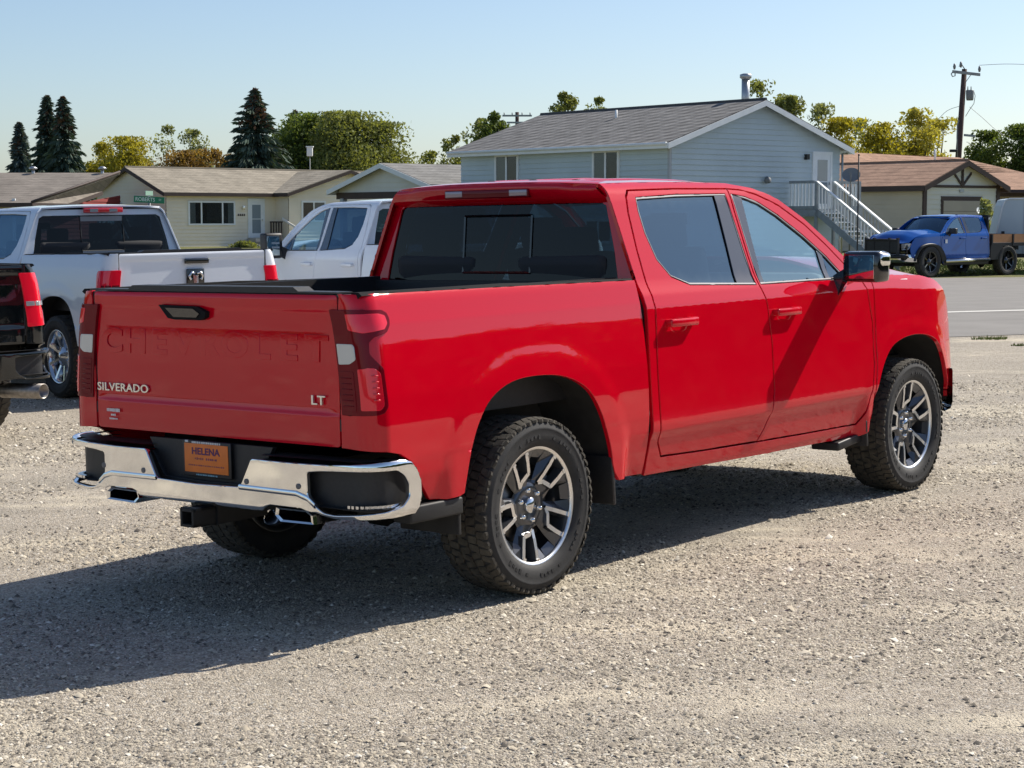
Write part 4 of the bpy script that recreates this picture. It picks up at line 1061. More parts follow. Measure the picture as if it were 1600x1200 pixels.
def slab(mb, quad_, th, mi=0):
    q = [Vector(v) for v in quad_]; n = (q[1]-q[0]).cross(q[2]-q[0]).normalized()
    if n.z < 0: n = -n
    k = len(q); mb.add([v for v in q]+[v-n*th for v in q], [tuple(range(k)), tuple(range(k, 2*k))[::-1]]+[(i, (i+1) % k, k+(i+1) % k, k+i) for i in range(k)], mi)
def board(mb, a, b, h, w, mi=0):
    """fascia board from a to b, its top edge on the line, h tall, w thick"""
    a, b = Vector(a), Vector(b); d = (b-a).normalized(); n = Vector((d.y, -d.x, 0)).normalized()*w/2
    u = Vector((0, 0, -h))
    v = [a-n, a+n, a+n+u, a-n+u, b-n, b+n, b+n+u, b-n+u]
    mb.add(v, [(0, 1, 2, 3), (7, 6, 5, 4), (0, 4, 5, 1), (1, 5, 6, 2), (2, 6, 7, 3), (3, 7, 4, 0)], mi)
def roof_mat(name, col, sc=1.0, wave=False):
    m = mat(name, col, .95, spec=.2); N, L, b = nodes(m)
    tc = N.new('ShaderNodeTexCoord'); br = N.new('ShaderNodeTexBrick'); br.inputs['Scale'].default_value = 1
    br.inputs['Brick Width'].default_value = .30; br.inputs['Row Height'].default_value = .14; br.inputs['Mortar Size'].default_value = .008
    c = Vector(col); br.inputs['Color1'].default_value = (*(c*.86), 1); br.inputs['Color2'].default_value = (*(c*1.12), 1); br.inputs['Mortar'].default_value = (*(c*.72), 1)
    L.new(tc.outputs['UV'], br.inputs['Vector'])
    n = N.new('ShaderNodeTexNoise'); n.inputs['Scale'].default_value = .8 if not wave else 1.6; n.inputs['Detail'].default_value = 6; L.new(tc.outputs['UV'], n.inputs['Vector'])
    mr = N.new('ShaderNodeMapRange'); mr.inputs[1].default_value = .3; mr.inputs[2].default_value = .7; mr.inputs[3].default_value = .82; mr.inputs[4].default_value = 1.15; L.new(n.outputs[0], mr.inputs[0])
    vm = N.new('ShaderNodeVectorMath'); vm.operation = 'SCALE'; L.new(br.outputs[0], vm.inputs[0]); L.new(mr.outputs[0], vm.inputs['Scale']); L.new(vm.outputs[0], b.inputs['Base Color'])
    if wave:    # the two tones of architectural shingles, repeating in courses
        w = N.new('ShaderNodeTexWave'); w.inputs['Scale'].default_value = .75; w.inputs['Distortion'].default_value = 1.2; w.inputs['Detail'].default_value = 3; w.bands_direction = 'DIAGONAL'
        L.new(tc.outputs['UV'], w.inputs['Vector']); m2 = N.new('ShaderNodeMapRange'); m2.inputs[3].default_value = .72; m2.inputs[4].default_value = 1.22; L.new(w.outputs[0], m2.inputs[0])
        v2 = N.new('ShaderNodeVectorMath'); v2.operation = 'SCALE'; L.new(vm.outputs[0], v2.inputs[0]); L.new(m2.outputs[0], v2.inputs['Scale']); L.new(v2.outputs[0], b.inputs['Base Color'])
    return m
def roof_plane(name, quad_, th, m, parent, courses=None):
    """quad: eave a, eave b, ridge b, ridge a; shingle courses stepped, UV in metres"""
    a, b, c, d = [Vector(v) for v in quad_]; mb = MB(); n = (b-a).cross(d-a).normalized()
    if n.z < 0: n = -n
    L_ = ((d-a).length+(c-b).length)/2; k = courses or max(2, int(L_/.42)); uv = []
    along = (b-a).normalized()
    def UV(p): 
        q = p-a; s = q.dot(along); return (s, (q-along*s).length)
    for i in range(k):
        t0, t1 = i/k, (i+1)/k; p0, p1 = a.lerp(d, t0), b.lerp(c, t0); q0, q1 = a.lerp(d, t1), b.lerp(c, t1)
        up = n*.009
        mb.add([p0+up, p1+up, q1+n*.003, q0+n*.003], [(0, 1, 2, 3)]); uv += [UV(v) for v in (p0, p1, q1, q0)]
        mb.add([p0, p1, p1+up, p0+up], [(0, 1, 2, 3)]); uv += [UV(v) for v in (p0, p1, p1, p0)]
    k4 = [a, b, c, d]; mb.add([v for v in k4]+[v-n*th for v in k4], [(4, 5, 6, 7), (0, 1, 5, 4), (1, 2, 6, 5), (2, 3, 7, 6), (3, 0, 4, 7)])
    for f in [(4, 5, 6, 7), (0, 1, 5, 4), (1, 2, 6, 5), (2, 3, 7, 6), (3, 0, 4, 7)]: uv += [UV((k4+k4)[j]) for j in f]
    me = mb.mesh(name, m); l = me.uv_layers.new(name='UVMap')
    for i, q in enumerate(uv): l.data[i].uv = q
    return link(name, me, parent)
def window(parent, o, d, n, s, z, w, h, frame_m, lites=2, name='window', curtain=True):
    """o,d,n as for the wall; s = distance of its left edge along d, z = sill"""
    P = lambda a, e, zz: Vector((o.x+d.x*a+n.x*e, o.y+d.y*a+n.y*e, zz))
    rot = Matrix((d, -n, Vector((0, 0, 1)))).transposed()
    f = MB(); t = .10; e0 = .045
    f.box(P(s+w/2, e0, z+h+t/2), (w+2*t, .06, t), 0, rot); f.box(P(s+w/2, e0, z-t/2), (w+2*t, .07, t), 0, rot)
    f.box(P(s-t/2, e0, z+h/2), (t, .06, h), 0, rot); f.box(P(s+w+t/2, e0, z+h/2), (t, .06, h), 0, rot)
    fo = f.build(name, frame_m, parent)
    cuts = [0, 1] if lites == 1 else ([0, .5, 1] if lites == 2 else [0, .26, .74, 1])
    for i in range(len(cuts)-1):
        p_ = MB(); a, b_ = s+w*cuts[i], s+w*cuts[i+1]; p_.box(P((a+b_)/2, .060, z+h/2), (b_-a-.03, .006, h-.02), 0, rot); p_.build('pane', M['glass_house'], fo)
        if i: q = MB(); q.box(P(a, .062, z+h/2), (.09, .04, h), 0, rot); q.build('mullion', frame_m, fo)
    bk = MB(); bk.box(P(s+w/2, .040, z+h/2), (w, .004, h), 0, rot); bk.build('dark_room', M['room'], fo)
    if curtain:
        for sd_ in (0, 1):
            q = MB(); V = []; cw = w*(.13 if lites == 3 else (.46 if sd_ else .04)); k = 10
            for j in range(k+1):
                a = s+(w-cw if sd_ else 0)+cw*j/k; e = .046+.005*(j % 2); V += [P(a, e, z+.02), P(a, e, z+h-.02)]
            q.add(V, [(2*j, 2*j+2, 2*j+3, 2*j+1) for j in range(k)]); q.build('curtain', M['curtain'], fo, fix=False)
    return fo
def door(parent, o, d, n, s, z, w, h, m_frame, m_door, glass_h=(.45, .92), name='door'):
    P = lambda a, e, zz: Vector((o.x+d.x*a+n.x*e, o.y+d.y*a+n.y*e, zz)); rot = Matrix((d, -n, Vector((0, 0, 1)))).transposed()
    f = MB(); t = .10
    f.box(P(s+w/2, .04, z+h+t/2), (w+2*t, .08, t), 0, rot); f.box(P(s-t/2, .04, z+h/2), (t, .08, h), 0, rot); f.box(P(s+w+t/2, .04, z+h/2), (t, .08, h), 0, rot)
    fo = f.build(name, m_frame, parent)
    q = MB(); q.box(P(s+w/2, .035, z+h/2), (w, .05, h), 0, rot); q.build('door_leaf', m_door, fo)
    g0, g1 = glass_h; q = MB(); q.box(P(s+w/2, .064, z+h*(g0+g1)/2), (w*.62, .008, h*(g1-g0)), 0, rot); q.build('door_glass', M['door_glass'], fo)
    q = MB(); q.box(P(s+w*.5, .066, z+h*(g0+.5*(g1-g0))), (w*.62, .012, .04), 0, rot); q.build('door_bar', m_frame, fo)
    q = MB(); q.box(P(s+w*.9, .085, z+h*.47), (.04, .05, .12), 0, rot); q.build('door_handle', M['alloy'], fo)
    return fo
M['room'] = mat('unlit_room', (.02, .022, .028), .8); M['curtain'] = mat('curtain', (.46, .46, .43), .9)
M['door_glass'] = mat('storm_door_glass', (.22, .27, .31), .12, 0, .6)
M['white_trim'] = add_noise(mat('white_trim', (.80, .82, .82), .6), 3, .06)
M['grey_trim'] = add_noise(mat('grey_trim', (.42, .44, .46), .7), 3, .08)
M['brown_trim'] = add_noise(mat('brown_trim', (.055, .035, .030), .7), 3, .15)
M['beige_siding'] = add_noise(mat('beige_siding', (.84, .75, .60), .75), .8, .07)
M['tan_siding'] = add_noise(mat('tan_siding', (.56, .49, .38), .8), .8, .08)
M['pale_siding'] = add_noise(mat('pale_siding', (.68, .67, .60), .8), .8, .08)
M['blue_siding'] = add_noise(mat('grey_blue_siding', (.52, .60, .63), .7), .8, .07)
M['red_siding'] = add_noise(mat('red_siding', (.24, .035, .032), .8), 1.2, .12)
M['concrete'] = add_noise(mat('concrete', (.42, .40, .37), .9), 2, .15)
M['roof_tan'] = roof_mat('tan_shingles', (.31, .275, .22))
M['roof_brown'] = roof_mat('brown_shingles', (.40, .25, .175))
M['roof_dusk'] = roof_mat('taupe_shingles', (.25, .22, .19))
M['roof_grey'] = roof_mat('grey_shingles', (.20, .195, .19), 1, True)
M['roof_grey2'] = roof_mat('light_grey_shingles', (.24, .235, .225))
M['garage_door'] = add_noise(mat('garage_door', (.36, .32, .26), .6), .8, .08)
M['dark_void'] = mat('deep_shade', (.02, .02, .022), .9)
M['wood_grey'] = add_noise(mat('weathered_wood', (.30, .33, .35), .85), 6, .2)
M['wood_pole'] = add_noise(mat('creosote_pole', (.085, .05, .045), .9), 5, .3, stretch=(4, 4, .4))
M['transformer'] = mat('transformer_grey', (.20, .21, .22), .5)
M['galv'] = add_noise(mat('galvanised', (.45, .46, .47), .4, .8), 5, .15)
V2 = lambda x, y: Vector((x, y, 0))
def unit(x, y): v = Vector((x, y, 0)); v.normalize(); return v

def gable_body(root, C, u, Lu, v, Lv, zb, ze, zp, oh, wall_u, wall_v, roof_m, trim_m, ridge='u', fasc=.18, ohg=None, lap=.2, skip_v=False):
    """box with a gable roof. C nearest corner, u and v the two visible walls' directions; the ridge runs along u (gables on v walls) or along v"""
    ohg = oh if ohg is None else ohg
    if ridge == 'v': return gable_body(root, C, v, Lv, u, Lu, zb, ze, zp, oh, wall_v, wall_u, roof_m, trim_m, 'u', fasc, ohg, lap)
    nu, nv = -v, -u
    w = MB(); lap_wall(w, C, u, nu, [(0, zb), (Lu, zb), (Lu, ze), (0, ze)], lap); w.build('wall', wall_u, root, fix=False)
    w = MB(); lap_wall(w, C, v, nv, [(0, zb), (Lv, zb), (Lv, ze), (Lv/2, zp-.06), (0, ze)], lap); w.build('wall', wall_v, root, fix=False)
    w = MB(); E_ = C+u*Lu; lap_wall(w, E_, v, u, [(0, zb), (Lv, zb), (Lv, ze), (Lv/2, zp-.06), (0, ze)], lap); w.build('wall', wall_v, root, fix=False)
    w = MB(); E_ = C+v*Lv; lap_wall(w, E_, u, v, [(0, zb), (Lu, zb), (Lu, ze), (0, ze)], lap); w.build('wall', wall_u, root, fix=False)
    fnd = MB(); pts = [C+u*.05+v*.05, C+u*(Lu-.05)+v*.05, C+u*(Lu-.05)+v*(Lv-.05), C+u*.05+v*(Lv-.05)]
    fnd.add([Vector((p.x, p.y, zb-1.2)) for p in pts]+[Vector((p.x, p.y, zb+.02)) for p in pts], [(0, 1, 5, 4), (1, 2, 6, 5), (2, 3, 7, 6), (3, 0, 4, 7)]); fnd.build('foundation', M['concrete'], root)
    sl = (zp-ze)/(Lv/2); zo = ze-sl*oh
    P = lambda a, b_, z: Vector((C.x+u.x*a+v.x*b_, C.y+u.y*a+v.y*b_, z))
    e = .05
    roof_plane('roof', [P(-ohg, -oh, zo+e), P(Lu+ohg, -oh, zo+e), P(Lu+ohg, Lv/2, zp+e), P(-ohg, Lv/2, zp+e)], .06, roof_m, root)
    roof_plane('roof', [P(Lu+ohg, Lv+oh, zo+e), P(-ohg, Lv+oh, zo+e), P(-ohg, Lv/2, zp+e), P(Lu+ohg, Lv/2, zp+e)], .06, roof_m, root)
    rc = MB(); rc.tube([P(-ohg, Lv/2, zp+e+.01), P(Lu+ohg, Lv/2, zp+e+.01)], .07, 6, smooth=False); rc.build('ridge_cap', roof_m, root)
    for (a, b_) in ((P(-ohg-.012, -oh-.0, zo+e-.03), P(-ohg-.012, Lv/2, zp+e-.03)), (P(-ohg-.012, Lv/2, zp+e-.03), P(-ohg-.012, Lv+oh, zo+e-.03)),
                    (P(Lu+ohg+.012, -oh, zo+e-.03), P(Lu+ohg+.012, Lv/2, zp+e-.03)), (P(Lu+ohg+.012, Lv/2, zp+e-.03), P(Lu+ohg+.012, Lv+oh, zo+e-.03)),
                    (P(-ohg, -oh-.014, zo+e-.01), P(Lu+ohg, -oh-.014, zo+e-.01)), (P(-ohg, Lv+oh+.014, zo+e-.01), P(Lu+ohg, Lv+oh+.014, zo+e-.01))):
        f = MB(); board(f, a, b_, fasc, .03); f.build('fascia', trim_m, root)
    sf = MB()
    sf.add([P(-ohg, -oh, zo-fasc+.06), P(Lu+ohg, -oh, zo-fasc+.06), P(Lu+ohg, .0, zo-fasc+.06), P(-ohg, .0, zo-fasc+.06)], [(0, 1, 2, 3)])
    sf.build('soffit', trim_m, root, fix=False)
    return P
def house_A():
    r = thing('house', 'beige single storey house with tan shingle roof, three-pane window and pale front door', 'house')
    C = V2(-18.8, 100); u = unit(.745, .667); v = unit(-.667, .745); v = Vector((-u.y, u.x, 0))
    P = gable_body(r, C, u, 16, v, 7.5, .10, 3.18, 4.50, .35, M['beige_siding'], M['beige_siding'], M['roof_tan'], M['brown_trim'])
    n = -v
    window(r, C, u, n, 1.45, 1.42, 2.85, 1.15, M['white_trim'], 3)
    door(r, C, u, n, 5.35, .62, .92, 2.1, M['white_trim'], M['white_trim'], (.12, .88))
    # house number plaque strokes and porch lamp
    rot = Matrix((u, v, Vector((0, 0, 1)))).transposed()
    for k in range(4):
        q = MB(); p = C+u*(4.62+.13*k)+n*.04; q.box((p.x, p.y, 1.90), (.07, .02, .12), 0, rot); q.build('house_number', M['brown_trim'], r)
    q = MB(); p = C+u*4.93+n*.10; q.box((p.x, p.y, 2.30), (.14, .14, .20), 0, rot, 1, .02); q.build('porch_lamp', M['badge'], r)
    # projecting wing
    W = C+u*7.15-v*1.3
    gable_body(r, W, v, 6, u, 8.2, .10, 3.18, 4.45, .35, M['beige_siding'], M['beige_siding'], M['roof_tan'], M['brown_trim']) if False else None
    w = MB(); lap_wall(w, W, u, n, [(0, .1), (8.2, .1), (8.2, 3.18), (4.1, 4.42), (0, 3.18)]); w.build('wall', M['beige_siding'], r, fix=False)
    w = MB(); lap_wall(w, W, v, -u, [(0, .1), (1.3, .1), (1.3, 3.18), (0, 3.18)]); w.build('wall', M['beige_siding'], r, fix=False)
    w = MB(); lap_wall(w, W+u*8.2, v, u, [(0, .1), (6, .1), (6, 3.18), (0, 3.18)]); w.build('wall', M['beige_siding'], r, fix=False)
    Q = lambda a, b_, z: Vector((W.x+u.x*a+v.x*b_, W.y+u.y*a+v.y*b_, z))
    zo = 3.18-.35*.303
    roof_plane('roof', [Q(-.35, 7, zo+.055), Q(-.35, -.4, zo+.055), Q(4.1, -.4, 4.49), Q(4.1, 7, 4.49)], .06, M['roof_tan'], r)
    roof_plane('roof', [Q(8.55, -.4, zo+.055), Q(8.55, 7, zo+.055), Q(4.1, 7, 4.49), Q(4.1, -.4, 4.49)], .06, M['roof_tan'], r)
    for a, b_ in ((Q(-.35, -.41, zo+.02), Q(4.1, -.41, 4.46)), (Q(4.1, -.41, 4.46), Q(8.55, -.41, zo+.02)), (Q(-.36, -.4, zo+.03), Q(-.36, 1.2, zo+.03))):
        f = MB(); board(f, a, b_, .18, .03); f.build('fascia', M['brown_trim'], r)
    window(r, W, u, n, .95, 1.60, 1.5, 1.0, M['white_trim'], 2)
    fnd = MB(); pts = [W+u*.05+v*.05, W+u*8.1+v*.05, W+u*8.1+v*6, W+u*.05+v*6]
    fnd.add([Vector((p.x, p.y, -1)) for p in pts]+[Vector((p.x, p.y, .12)) for p in pts], [(0, 1, 5, 4), (1, 2, 6, 5), (2, 3, 7, 6), (3, 0, 4, 7)]); fnd.build('foundation', M['concrete'], r)
    # porch: landing, steps, rail
    st = MB()
    for k in range(3): p = C+u*5.9+n*(.7+.3*k); st.box((p.x, p.y, .50-.17*k-.3), (1.8, .9 if k == 0 else .3, .17+.6), 0, rot)
    st.build('porch_steps', M['concrete'], r)
    for k in range(5): q = MB(); p = C+u*6.75+n*(.12+.26*k); q.box((p.x, p.y, 1.05), (.05, .08, .9), 0, rot); q.build('porch_baluster', M['brown_trim'], r)
    q = MB(); p = C+u*6.75+n*.65; q.box((p.x, p.y, 1.5), (.06, 1.2, .08), 0, rot); q.build('porch_rail', M['brown_trim'], r)
    q = MB(); a = C+u*6.85+n*1.1; b_ = C+u*7.3+n*2.3; board(q, (a.x, a.y, 1.75), (b_.x, b_.y, 1.05), .12, .06); q.build('stair_rail', M['badge_white'], r)
    # meter boxes on the shaded gable
    rg = Matrix((v, u, Vector((0, 0, 1)))).transposed()
    q = MB(); p = C+v*4.9-u*.06; q.box((p.x, p.y, 2.35), (.45, .10, .5), 0, rg); q.build('meter_box', M['white_trim'], r)
    q = MB(); p = C+v*3.95-u*.06; q.box((p.x, p.y, 2.3), (.2, .12, .26), 0, rg); q.build('meter_box', M['frame'], r)
    for (s, h) in ((2.2, .35), (8.6, .28)):
        q = MB(); p = P(s, 4.4, 4.42); q.tube([(p.x, p.y, 4.25), (p.x, p.y, 4.55+h*.3)], .05, 6); q.build('vent_pipe', M['badge_white'], r)
    return r
def house_B():
    r = thing('house', 'low house with taupe hip roof and dark red end wall behind the silver truck', 'house')
    D0 = 92
    a = bp_px(-120, 317, 92); b = bp_px(50, 317, 92); c = bp_px(187, 270, 99); d = bp_px(-120, 278, 99); e = bp_px(160, 299, 98.5); m = bp_px(106, 316, 94.5)
    ze = b.z; zr = c.z
    A = Vector((a.x, a.y, ze)); B_ = Vector((b.x, b.y, ze)); Cc = Vector((c.x, c.y, zr)); Dd = Vector((a.x, 99, zr))
    roof_plane('roof', [A, B_, Cc, Dd], .08, M['roof_dusk'], r)
    mb = MB(); E2 = Vector((e.x, e.y, e.z)); M2 = Vector((m.x, m.y, ze-.02)); 
    me_q = [B_, M2, E2, Cc]
    roof_plane('roof', me_q, .08, M['roof_dusk'], r, 1)
    f = MB(); board(f, A, B_, .2, .05); board(f, B_, M2, .2, .05); board(f, M2, E2, .2, .05); f.build('fascia', M['brown_trim'], r)
    f = MB(); f.tube([B_+Vector((0, -.02, .05)), Cc+Vector((0, -.02, .05))], .07, 6); f.build('hip_cap', M['brown_trim'], r)
    w = MB(); lap_wall(w, Vector((a.x, 92.6, 0)), Vector((1, 0, 0)), Vector((0, -1, 0)), [(0, -.6), (b.x-a.x-.3, -.6), (b.x-a.x-.3, ze-.1), (0, ze-.1)]); w.build('wall', M['tan_siding'], r, fix=False)
    o = Vector((b.x-.3, 92.6, 0)); t = Vector((e.x-o.x+.15, 102.2-o.y, 0)); L_ = t.length; t.normalize()
    w = MB(); lap_wall(w, o, t, Vector((t.y, -t.x, 0)), [(0, -.6), (L_, -.6), (L_, ze+.5), (L_*.35, ze-.12), (0, ze-.12)]); w.build('wall', M['red_siding'], r, fix=False)
    x = a.x+.6
    k = 0
    while x < b.x-.5:
        q = MB(); q.box((x, 92.50, 1.35), (.16, .12, 2.7)); q.build('porch_post', M['brown_trim'] if k % 2 else M['white_trim'], r); x += .95; k += 1
    for px in (52, 160):
        p = bp_px(px, 272, 98.8); q = MB(); q.tube([(p.x, p.y, zr-.25), (p.x, p.y, zr+.18)], .08, 8); q.tube([(p.x, p.y, zr+.18), (p.x, p.y, zr+.24), (p.x, p.y, zr+.34)], [.20, .24, .08], 10); q.build('roof_vent', M['galv'], r)
    return r
def house_C():
    r = thing('house', 'two storey grey-blue house with grey shingle roof and outside deck stairs', 'house')
    C = V2(5.48, 64); u = unit(-.63, .777); v = Vector((-u.y*-1, 0, 0)); v = Vector((u.y, -u.x, 0))   # u along the front (to the left), v along the gable (to the right)
    P = gable_body(r, C, u, 11.9, v, 8.85, -.4, 4.42, 5.92, .42, M['blue_siding'], M['blue_siding'], M['roof_grey'], M['white_trim'], 'u', .20, .35, .19)
    nf = -v; ng = -u
    for s in (2.65, 8.35): window(r, C, u, nf, s if s < 5 else s-.0, 3.02, 1.25, 1.05, M['white_trim'], 2)
    for s in (3.0, 8.4): window(r, C, u, nf, s, .9, 1.3, .7, M['white_trim'], 2)
    door(r, C, v, ng, 7.40, 2.06, .88, 2.03, M['white_trim'], M['white_trim'], (.10, .90))
    rot = Matrix((v, -u*-1, Vector((0, 0, 1)))).transposed()
    q = MB(); p = C+v*6.95+ng*.08; q.box((p.x, p.y, 3.98), (.16, .14, .2), 0, rot); q.build('porch_lamp', M['frame'], r)
    q = MB(); p = C+v*4.75+ng*.12; q.tube([(p.x, p.y, 3.10), (p.x+.1, p.y-.1, 3.08)], [.14, .10], 10); q.build('dryer_vent', M['transformer'], r)
    p = P(1.6, 5.4, 0); q = MB(); z = 5.5; q.tube([(p.x, p.y, z), (p.x, p.y, 6.85)], .15, 12); q.tube([(p.x, p.y, 6.85), (p.x, p.y, 6.90), (p.x, p.y, 7.02), (p.x, p.y, 7.06)], [.15, .22, .22, .1], 12); q.build('chimney_pipe', M['galv'], r)
    p = P(6.3, 3.2, 0); q = MB(); q.tube([(p.x, p.y, 5.3), (p.x, p.y, 5.85)], .05, 8); q.build('vent_pipe', M['white_trim'], r)
    # gutter and downpipe
    q = MB(); a = P(-.3, -.48, 4.28); b_ = P(12.2, -.48, 4.28); q.tube([a, b_], .06, 6); q.build('gutter', M['white_trim'], r)
    q = MB(); a = P(-.06, 8.95, 4.15); q.tube([a+Vector((.2, .1, 0)), a, Vector((a.x, a.y, .2))], .045, 6); q.build('downpipe', M['galv'], r)
    q = MB(); a = C+v*.0; q.box((a.x-.01, a.y-.02, 2.0), (.10, .10, 4.7), 0, rot); q.build('corner_board', M['grey_trim'], r)
    # --- deck
    Q = lambda s, e, z: Vector((C.x+v.x*s+ng.x*e, C.y+v.y*s+ng.y*e, z)); rv = Matrix((v, u, Vector((0, 0, 1)))).transposed()
    zd = 2.06; s0, s1 = 6.0, 8.45; dd = 1.4
    k = 0; 
    for i in range(10):
        q = MB(); q.box(Q((s0+s1)/2, .07+.14*i, zd-.02), (s1-s0, .125, .035), 0, rv); q.build('deck_board', M['wood_grey'], r)
    q = MB(); q.box(Q((s0+s1)/2, dd+.02, zd-.16), (s1-s0, .05, .24), 0, rv); q.box(Q(s0, dd/2, zd-.16), (.05, dd, .24), 0, rv); q.box(Q(s1, dd/2, zd-.16), (.05, dd, .24), 0, rv); q.build('deck_rim', M['wood_grey'], r)
    for s in (s0+.05, 7.0, s1-.05):
        q = MB(); q.box(Q(s, dd-.03, 1.35), (.10, .10, 3.4), 0, rv); q.build('deck_post', M['wood_grey'], r)
    def rail(a, b_, n_, zt=1.0, mt=M['wood_grey']):
        a, b_ = Vector(a), Vector(b_)
        for i in range(n_):
            p = a.lerp(b_, (i+.5)/n_); q = MB(); q.box((p.x, p.y, p.z+.07+(zt-.14)/2), (.045, .045, zt-.14), 0, rv); q.build('baluster', M['white_trim'], r)
        for dz, hh in ((zt, .05), (.08, .05)):
            q = MB(); board(q, a+Vector((0, 0, dz+.02)), b_+Vector((0, 0, dz+.02)), hh+.05, .06); q.build('hand_rail' if dz > .5 else 'bottom_rail', mt if dz < .5 else mt, r)
    rail(Q(7.05, dd-.03, zd), Q(s1, dd-.03, zd), 8)
    rail(Q(s0, .1, zd), Q(s0, dd-.1, zd), 7); rail(Q(s1, .1, zd), Q(s1, dd-.1, zd), 7)
    # stairs running out towards the street
    run = 3.05; zg = .10; nst = 11
    for s in (6.06, 7.0):
        a = Q(s, dd, zd); b_ = Q(s, dd+run, zg)
        q = MB(); board(q, a+Vector((0, 0, .02)), b_+Vector((0, 0, .02)), .28, .05); q.build('stringer', M['wood_grey'], r)
        n_ = 20
        for i in range(n_):
            p = a.lerp(b_, (i+.5)/n_); q = MB(); q.box((p.x, p.y, p.z+.47), (.04, .04, .86), 0, rv); q.build('baluster', M['wood_grey'] if s > 6.5 else M['white_trim'], r)
        q = MB(); board(q, a+Vector((0, 0, 1.0)), b_+Vector((0, 0, 1.0)), .06, .12); q.build('hand_rail', M['white_trim'], r)
        p = b_; q = MB(); q.box((p.x, p.y, p.z+.45), (.10, .10, 1.1), 0, rv); q.build('newel_post', M['wood_grey'], r)
    for i in range(nst):
        z = zd-(zd-zg)*(i+1)/(nst+1); q = MB(); q.box(Q(6.53, dd+run*(i+.8)/(nst+1), z), (.92, .26, .045), 0, rv); q.build('step', M['concrete'] if i % 2 else M['white_trim'], r)
    q = MB(); q.box(Q(6.3, .8, .6), (2.2, 1.0, 1.0), 0, rv); q.build('under_deck_shade', M['dark_void'], r) if False else None
    return r
def house_D():
    r = thing('garage', 'pale gabled carport and garage joined to the left of the grey-blue house', 'garage')
    C = V2(-2.8, 73); u = unit(.777, .63); v = Vector((-u.y, u.x, 0))    # ridge along u, gable face along v
    Lv = 7.3; zb, ze, zp = -.4, 2.95, 3.93
    nv = -u
    w = MB(); lap_wall(w, C, v, nv, [(0, 2.78), (Lv, 2.78), (Lv, ze), (Lv/2, zp-.05), (0, ze)], .2); w.build('gable_wall', M['pale_siding'], r, fix=False)
    bm_ = MB(); Q = lambda a, b_, z: Vector((C.x+u.x*a+v.x*b_, C.y+u.y*a+v.y*b_, z)); board(bm_, Q(-.02, -.1, 2.80), Q(-.02, Lv+.1, 2.80), .28, .10); bm_.build('beam', M['brown_trim'], r)
    for b_ in (.2, Lv-.35):
        q = MB(); p = Q(0, b_, 0); q.box((p.x, p.y, 1.05), (.22, .22, 3.0), 0, Matrix((u, v, Vector((0, 0, 1)))).transposed()); q.build('post', M['grey_trim'], r)
    sl = (zp-ze)/(Lv/2); oh = .3; zo = ze-sl*oh
    roof_plane('roof', [Q(-.4, -oh, zo+.04), Q(9, -oh, zo+.04), Q(9, Lv/2, zp+.04), Q(-.4, Lv/2, zp+.04)], .06, M['roof_grey2'], r)
    roof_plane('roof', [Q(9, Lv+oh, zo+.04), Q(-.4, Lv+oh, zo+.04), Q(-.4, Lv/2, zp+.04), Q(9, Lv/2, zp+.04)], .06, M['roof_grey2'], r)
    for a, b_ in ((Q(-.42, -oh, zo+.03), Q(-.42, Lv/2, zp+.03)), (Q(-.42, Lv/2, zp+.03), Q(-.42, Lv+oh, zo+.03)), (Q(-.4, Lv+oh+.02, zo+.03), Q(9, Lv+oh+.02, zo+.03))):
        f = MB(); board(f, a, b_, .20, .04); f.build('fascia', M['white_trim'], r)
    w = MB(); lap_wall(w, Q(5.5, 0, 0), v, nv, [(0, zb), (Lv, zb), (Lv, 2.7), (0, 2.7)], .2); w.build('wall', M['beige_siding'], r, fix=False)
    w = MB(); lap_wall(w, Q(5.5, 0, 0), u, -v, [(0, zb), (3.5, zb), (3.5, 2.9), (0, 2.9)], .2); w.build('wall', M['pale_siding'], r, fix=False)
    return r
